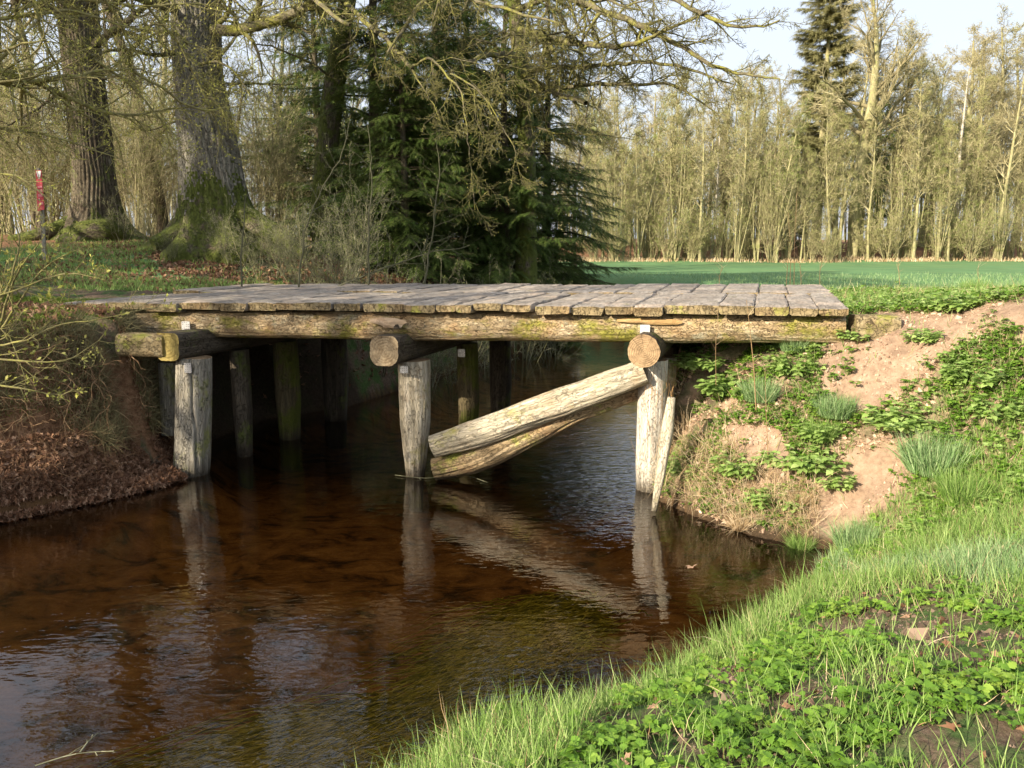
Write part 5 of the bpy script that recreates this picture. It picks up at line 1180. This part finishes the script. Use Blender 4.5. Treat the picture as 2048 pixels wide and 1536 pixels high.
# crumbs and small clods of sandy soil
r_ = np.random.RandomState(9); V = np.array([(1, 0, 0), (-1, 0, 0), (0, 1, 0), (0, -1, 0), (0, 0, .7), (0, 0, -.7)], float); F_ = np.array([(0, 2, 4), (2, 1, 4), (1, 3, 4), (3, 0, 4), (2, 0, 5), (1, 2, 5), (3, 1, 5), (0, 3, 5)])
q = ground_pts(60000, (1.5, 7.2, 5.9, 10.5), rg, lambda px, py, x, y, z: (z > .03) & (hnoise(x, y, 4, 81, 3) > -.1) & (rg.rand(len(x)) < .5)); mb = MB(); N = len(q)
scatter(mb, V, [F_], q, axes(rg.normal(size=(N, 3)), rg), rg.gamma(1.6, .0055, N)+.003)
q = ground_pts(30000, (-.5, 4.5, 1.5, 5.8), rg, lambda px, py, x, y, z: near_mask(px, py, x, y, z) & (hnoise(x, y, 4, 83, 3) > -.1)); N = len(q)
scatter(mb, V, [F_], q, axes(rg.normal(size=(N, 3)), rg), rg.gamma(1.6, .004, N)+.002, 1)
t = leafmat("crumb_sand", (.17, .11, .075), (.32, .22, .155), (.44, .33, .25), 0., .9); t2 = leafmat("crumb_soil", (.05, .035, .025), (.12, .085, .06), (.22, .16, .12), 0., .9)
tag(mb.build("soil_crumbs", [t, t2], smooth=False), kind="stuff")
# 8. overhanging straw along the right waterline
mb = MB(); q = ground_pts(15000, (1.4, 3.3, 6.5, 9.2), rg, lambda px, py, x, y, z: (sdist(x, y) > .0) & (sdist(x, y) < .40) & (z > .05) & (hnoise(x, y, 4, 87, 2) > -.5) & (y > 6.85) & (px < 1640) & (px > 1290))
N = len(q); blades(mb, q, rg.uniform(.10, .40, N), rg.uniform(.003, .006, N), rg, 0, .5, bias=(-.75, -1.1), mix=(.1, .4, .5))
# straw wisps wound round the right post
a = rg.uniform(0, 2*pi, 300); zz = rg.uniform(.15, 1.25, 300); pp = np.stack([1.56+.17*np.cos(a)+.06, 8.83+.17*np.sin(a)-.02, zz], 1)
blades(mb, pp[:260], rg.uniform(.15, .5, 260), rg.uniform(.002, .005, 260), rg, 1, .25, bias=(.05, -.1), mix=(.5, .4, .1))
tag(mb.build("dry_straw", [M['straw'], leafmat("rust_straw", (.22, .11, .04), (.38, .20, .07), (.5, .32, .14), .2, .7)]), kind="stuff")
# 9. nettles and tussocks one can tell apart
def nettle_mesh(seed, n=26, h=.28, spread=.22):
    r_ = np.random.RandomState(seed); mb = MB(); st = MB()
    for k in range(n):
        a = r_.uniform(0, 2*pi); rr = spread*sqrt(r_.rand()); b = np.array([cos(a)*rr, sin(a)*rr, -.02]); H_ = h*r_.uniform(.5, 1.1)*(1-.4*rr/spread)
        tp = b+np.array([cos(a)*rr*.5+r_.normal()*.02, sin(a)*rr*.5+r_.normal()*.02, H_]); segtubes(st, [(*b, *tp, .003, .002)], 3)
        m_ = 5
        for j in range(1, m_+1):
            c = b+(tp-b)*(j/m_); a0 = j*1.57+r_.rand(); s_ = .05+.045*(1-abs(j/m_-.55)*1.3)
            for u in (0, pi):
                for v_ in ((0,) if j < m_ else (0, 1.57)):
                    aa = a0+u+v_; ld = np.array([[cos(aa), sin(aa), r_.uniform(-.35, .25)+(.4 if j == m_ else 0)]]); ld /= np.linalg.norm(ld); up = np.array([[0, 0, 1.]])+r_.normal(size=(1, 3))*.2
                    x = np.cross(ld, up); x /= np.linalg.norm(x); scatter(mb, LL[0], LL[1], c[None], np.stack([x, ld, np.cross(x, ld)], 1), np.array([s_]), 0, r_.rand(1))
    return st.mesh("stems", [M['nettle']]), mb.mesh("leaves", [M['nettle']])
def tussock_mesh(seed, n=700, h=.3, rad=.14, mat='grass', lean=.5, w_=.006):
    r_ = np.random.RandomState(seed); mb = MB(); a = r_.uniform(0, 2*pi, n); rr = rad*np.sqrt(r_.rand(n))
    pos = np.stack([np.cos(a)*rr, np.sin(a)*rr, np.full(n, -.02)], 1); up = np.stack([np.cos(a)*rr/rad*lean+r_.normal(size=n)*.15, np.sin(a)*rr/rad*lean+r_.normal(size=n)*.15, np.ones(n)], 1)
    up /= np.linalg.norm(up, axis=1)[:, None]; x = np.cross(up, r_.normal(size=(n, 3))); x /= np.linalg.norm(x, axis=1)[:, None]
    y = np.cross(up, x)
    for j in range(3):
        m = np.arange(n) % 3 == j; scatter(mb, BL[j][0], BL[j][1], pos[m], np.stack([x, y, up], 1)[m], np.stack([np.full(m.sum(), w_), h*r_.uniform(.5, 1.1, m.sum()), h*r_.uniform(.5, 1.1, m.sum())], 1), 0, r_.rand(m.sum()))
    return mb.mesh("tussock", [M[mat]])
nm = [nettle_mesh(501), nettle_mesh(502, 34, .22, .26)]
def gpt(px, py):
    """first hit of the view ray with the terrain"""
    d = ray(px, py); t_ = np.linspace(1.5, 30, 1500); X_ = d[0]*t_; Y_ = d[1]*t_; Z_ = HC+d[2]*t_
    h_ = height(X_, Y_); i = np.argmax(Z_ < h_); return np.array([X_[i], Y_[i], h_[i]])
for i, (px, py, k, s, lab) in enumerate([(1465, 770, 1, 1.05, "lush green nettle clump just under the beam, right of the last post"), (1590, 735, 0, .9, "nettle clump below the bridge beam's right end"), (1395, 800, 1, .8, "nettle clump close behind the leaning stake"),
        (1480, 930, 0, .9, "nettle clump halfway down the bank, above the pale straw fringe"), (1600, 915, 1, 1.0, "grey-green nettle clump in the middle of the right bank"), (1665, 955, 0, .62, "small dark nettle plant standing alone on bare sand"),
        (1550, 990, 1, .8, "nettle clump low on the bank above the waterline tuft"), (1370, 930, 0, .75, "bright nettle plants at the waterline right of the stake"), (1800, 835, 1, .95, "wide nettle patch right of the upper sand slope"),
        (1700, 660, 1, .55, "low nettle mat beside the timber stub"), (1840, 665, 0, .6, "nettle plants along the top of the bare sand"), (1960, 745, 1, .9, "grey-green nettle patch near the photo's right edge, upper bank"), (1990, 820, 0, .9, "nettle clump at the right edge below the grey-green patch"),
        (1900, 600, 1, .8, "bright leafy clump on the crest right of the deck"), (1640, 860, 0, .7, "nettle clump beside tall grass in the mid bank")]):
    g_ = gpt(px, py+18); o = empty("nettle_plant", (float(g_[0]), float(g_[1]), float(g_[2])), i*1.1); o.scale = (s, s, s)
    for nn, me in zip(("stems", "leaves"), nm[k]):
        c = bpy.data.objects.new(nn, me); COL.objects.link(c); c.parent = o
    tag(o, lab, "plant", "nettles on the right bank")
tm_ = [tussock_mesh(511), tussock_mesh(512, 900, .34, .2, 'bluegrass', .4), tussock_mesh(513, 500, .36, .1, 'straw', 1.1, .007)]
for i, (px, py, k, s, lab) in enumerate([(1600, 1100, 0, .62, "round bright green grass tuft overhanging the water at the foot of the bank"), (1870, 945, 1, 1.15, "tall blue-green grass tussock in the middle of the slope"), (1930, 1000, 0, 1.1, "tall grass tussock leaning right beside the blue-green one"),
        (1670, 830, 1, .8, "grass tussock on the edge of the upper sand patch"), (1520, 800, 1, .8, "loose grass tussock under the dry reed stem"), (1600, 1010, 2, .62, "pale dead straw tussock above the round green tuft"), (1480, 1060, 2, .6, "bleached straw tuft drooping to the water"),
        (1640, 880, 0, .8, "upright grass tussock right of the mid-bank nettles"), (1720, 1100, 1, .9, "bluish grass clump at the end of the water inlet"), (1950, 590, 0, .9, "tall grass tuft on the crest at the right"), (2020, 585, 1, .9, "blue-green grass tuft on the crest at the photo's right edge"), (1590, 700, 1, .7, "grass tuft right under the beam's end")]):
    g_ = gpt(px, py); o = bpy.data.objects.new("grass_tussock", tm_[k]); COL.objects.link(o); o.location = (float(g_[0]), float(g_[1]), float(g_[2])); o.rotation_euler = (0, 0, i*.9); o.scale = (s, s, s)
    tag(o, lab, "grass tussock", "grass tussocks on the right bank")
# dry reeds
def reed(pts, r, name, lab, seed, cat="reed"):
    mb = MB(); p, rr = resample([P(*q) for q in pts], np.linspace(r, r*.4, len(pts)), .05); tube(mb, p, rr, 5, 0)
    R = random.Random(seed); g = []
    for k in range(7):
        i = int(len(p)*R.uniform(.35, .98)); a = p[min(i, len(p)-1)]; d = np.array([R.gauss(0, .5), R.gauss(0, .3), .8]); d /= np.linalg.norm(d); b = a+d*R.uniform(.05, .22); g.append((*a, *b, r*.4, r*.2))
    segtubes(mb, g, 3, 0); tag(mb.build(name, [M['straw']]), lab, cat, "dry stalks")
reed([(1512, 820, 7.75), (1508, 740, 7.75), (1500, 660, 7.75), (1493, 600, 7.75)], .006, "dry_reed", "tallest pale dry stalk standing in front of the beam on the right bank", 1)
reed([(1536, 910, 7.6), (1532, 820, 7.6), (1530, 740, 7.6)], .004, "dry_reed", "thin brown dry stalk right of the tallest one", 2)
reed([(1432, 770, 7.9), (1431, 700, 7.9), (1436, 620, 7.9)], .003, "dry_reed", "thin dry stalk left of the tallest one, crossing the beam", 3)
for i, (px, h) in enumerate([(1572, 80), (1580, 150), (1588, 190), (1602, 60), (1640, 60), (1800, 55), (1440, 40), (1960, 40)]):
    Yd = 13.2; reed([(px, 575, Yd), (px+3-i, 575-h*.5, Yd), (px+(-4 if i % 2 else 6), 575-h, Yd)], .006, "dry_reed", "pale dry stalk, %s from the left behind the deck's far edge" % ORD[sorted([1572, 1580, 1588, 1602, 1640, 1800, 1440, 1960]).index(px)], 20+i)
# ------------------------------------------------------------------ things in the water
mb = MB(); rw = np.random.RandomState(77)
def weed(n, A, B, wid, L0, L1, spread):
    for k in range(n):
        f = rw.rand(); s_ = np.array(A)+(np.array(B)-np.array(A))*f+rw.normal(size=2)*wid; L = rw.uniform(L0, L1); a = spread+rw.normal()*.10
        m_ = 9; p = [np.array([s_[0], s_[1], -.12])]; ph = rw.rand()*6
        for i in range(m_):
            a2 = a+.22*sin(i*.7+ph); p.append(p[-1]+np.array([cos(a2), sin(a2), .0])*L/m_); p[-1][2] = -.015-.03*rw.rand()-.08*exp(-i*.7)
        for i in range(m_): yield (*p[i], *p[i+1], .0065*(1-i/m_*.6), .0065*(1-(i+1)/m_*.6))
fl = math.atan2(-1.0, -1.35)
sg = list(weed(1300, (.60, 6.0), (.0, 5.0), .17, .4, 1.0, fl))+list(weed(1100, (.1, 4.7), (-1.2, 3.7), .16, .8, 1.8, fl))+list(weed(250, (-.5, 4.6), (-1.2, 4.4), .12, .8, 1.6, fl))
segtubes(mb, sg, 3, 0); tag(mb.build("water_weed", [M['weed']]), kind="stuff")
for i, (pts, lab) in enumerate([([(70, 1532), (150, 1505), (228, 1502)], "bleached twig floating in the bottom left corner of the stream"), ([(160, 1505), (180, 1478), (196, 1466)], "short bleached twig floating above the longer one at bottom left"), ([(790, 950), (850, 958), (930, 948), (975, 965)], "dark drift twig caught at the foot of the middle post")]):
    g = Grower(600+i, maxlv=2, kids=(0, 4, 0), step=(.1, .06, .05), curv=(.1, .15, .2), up=(0, 0.01, 0), thick=9, rmin=.0025, ratio=(.3, .3, .3), ang=(40, 40, 40))
    p, r = resample([G(a, b, .015) for a, b in pts], np.linspace(.0045, .002, len(pts)), .06); g.path([tuple(q) for q in p], list(r), 1, kids=4)
    mb = MB(); segtubes(mb, g.segs, 5, 0); tag(mb.build("floating_twig", [M['twig_shrub']]), lab, "twig", "twigs in the stream")
g_ = G(1384, 1132, .01); mb = MB(); dead_leaves(mb, g_[None], np.array([.09]), np.random.RandomState(3), 0, .3)
tag(mb.build("floating_leaf", [M['dead_leaf']]), "curled pale leaf floating alone on the water near the right bank", "leaf")
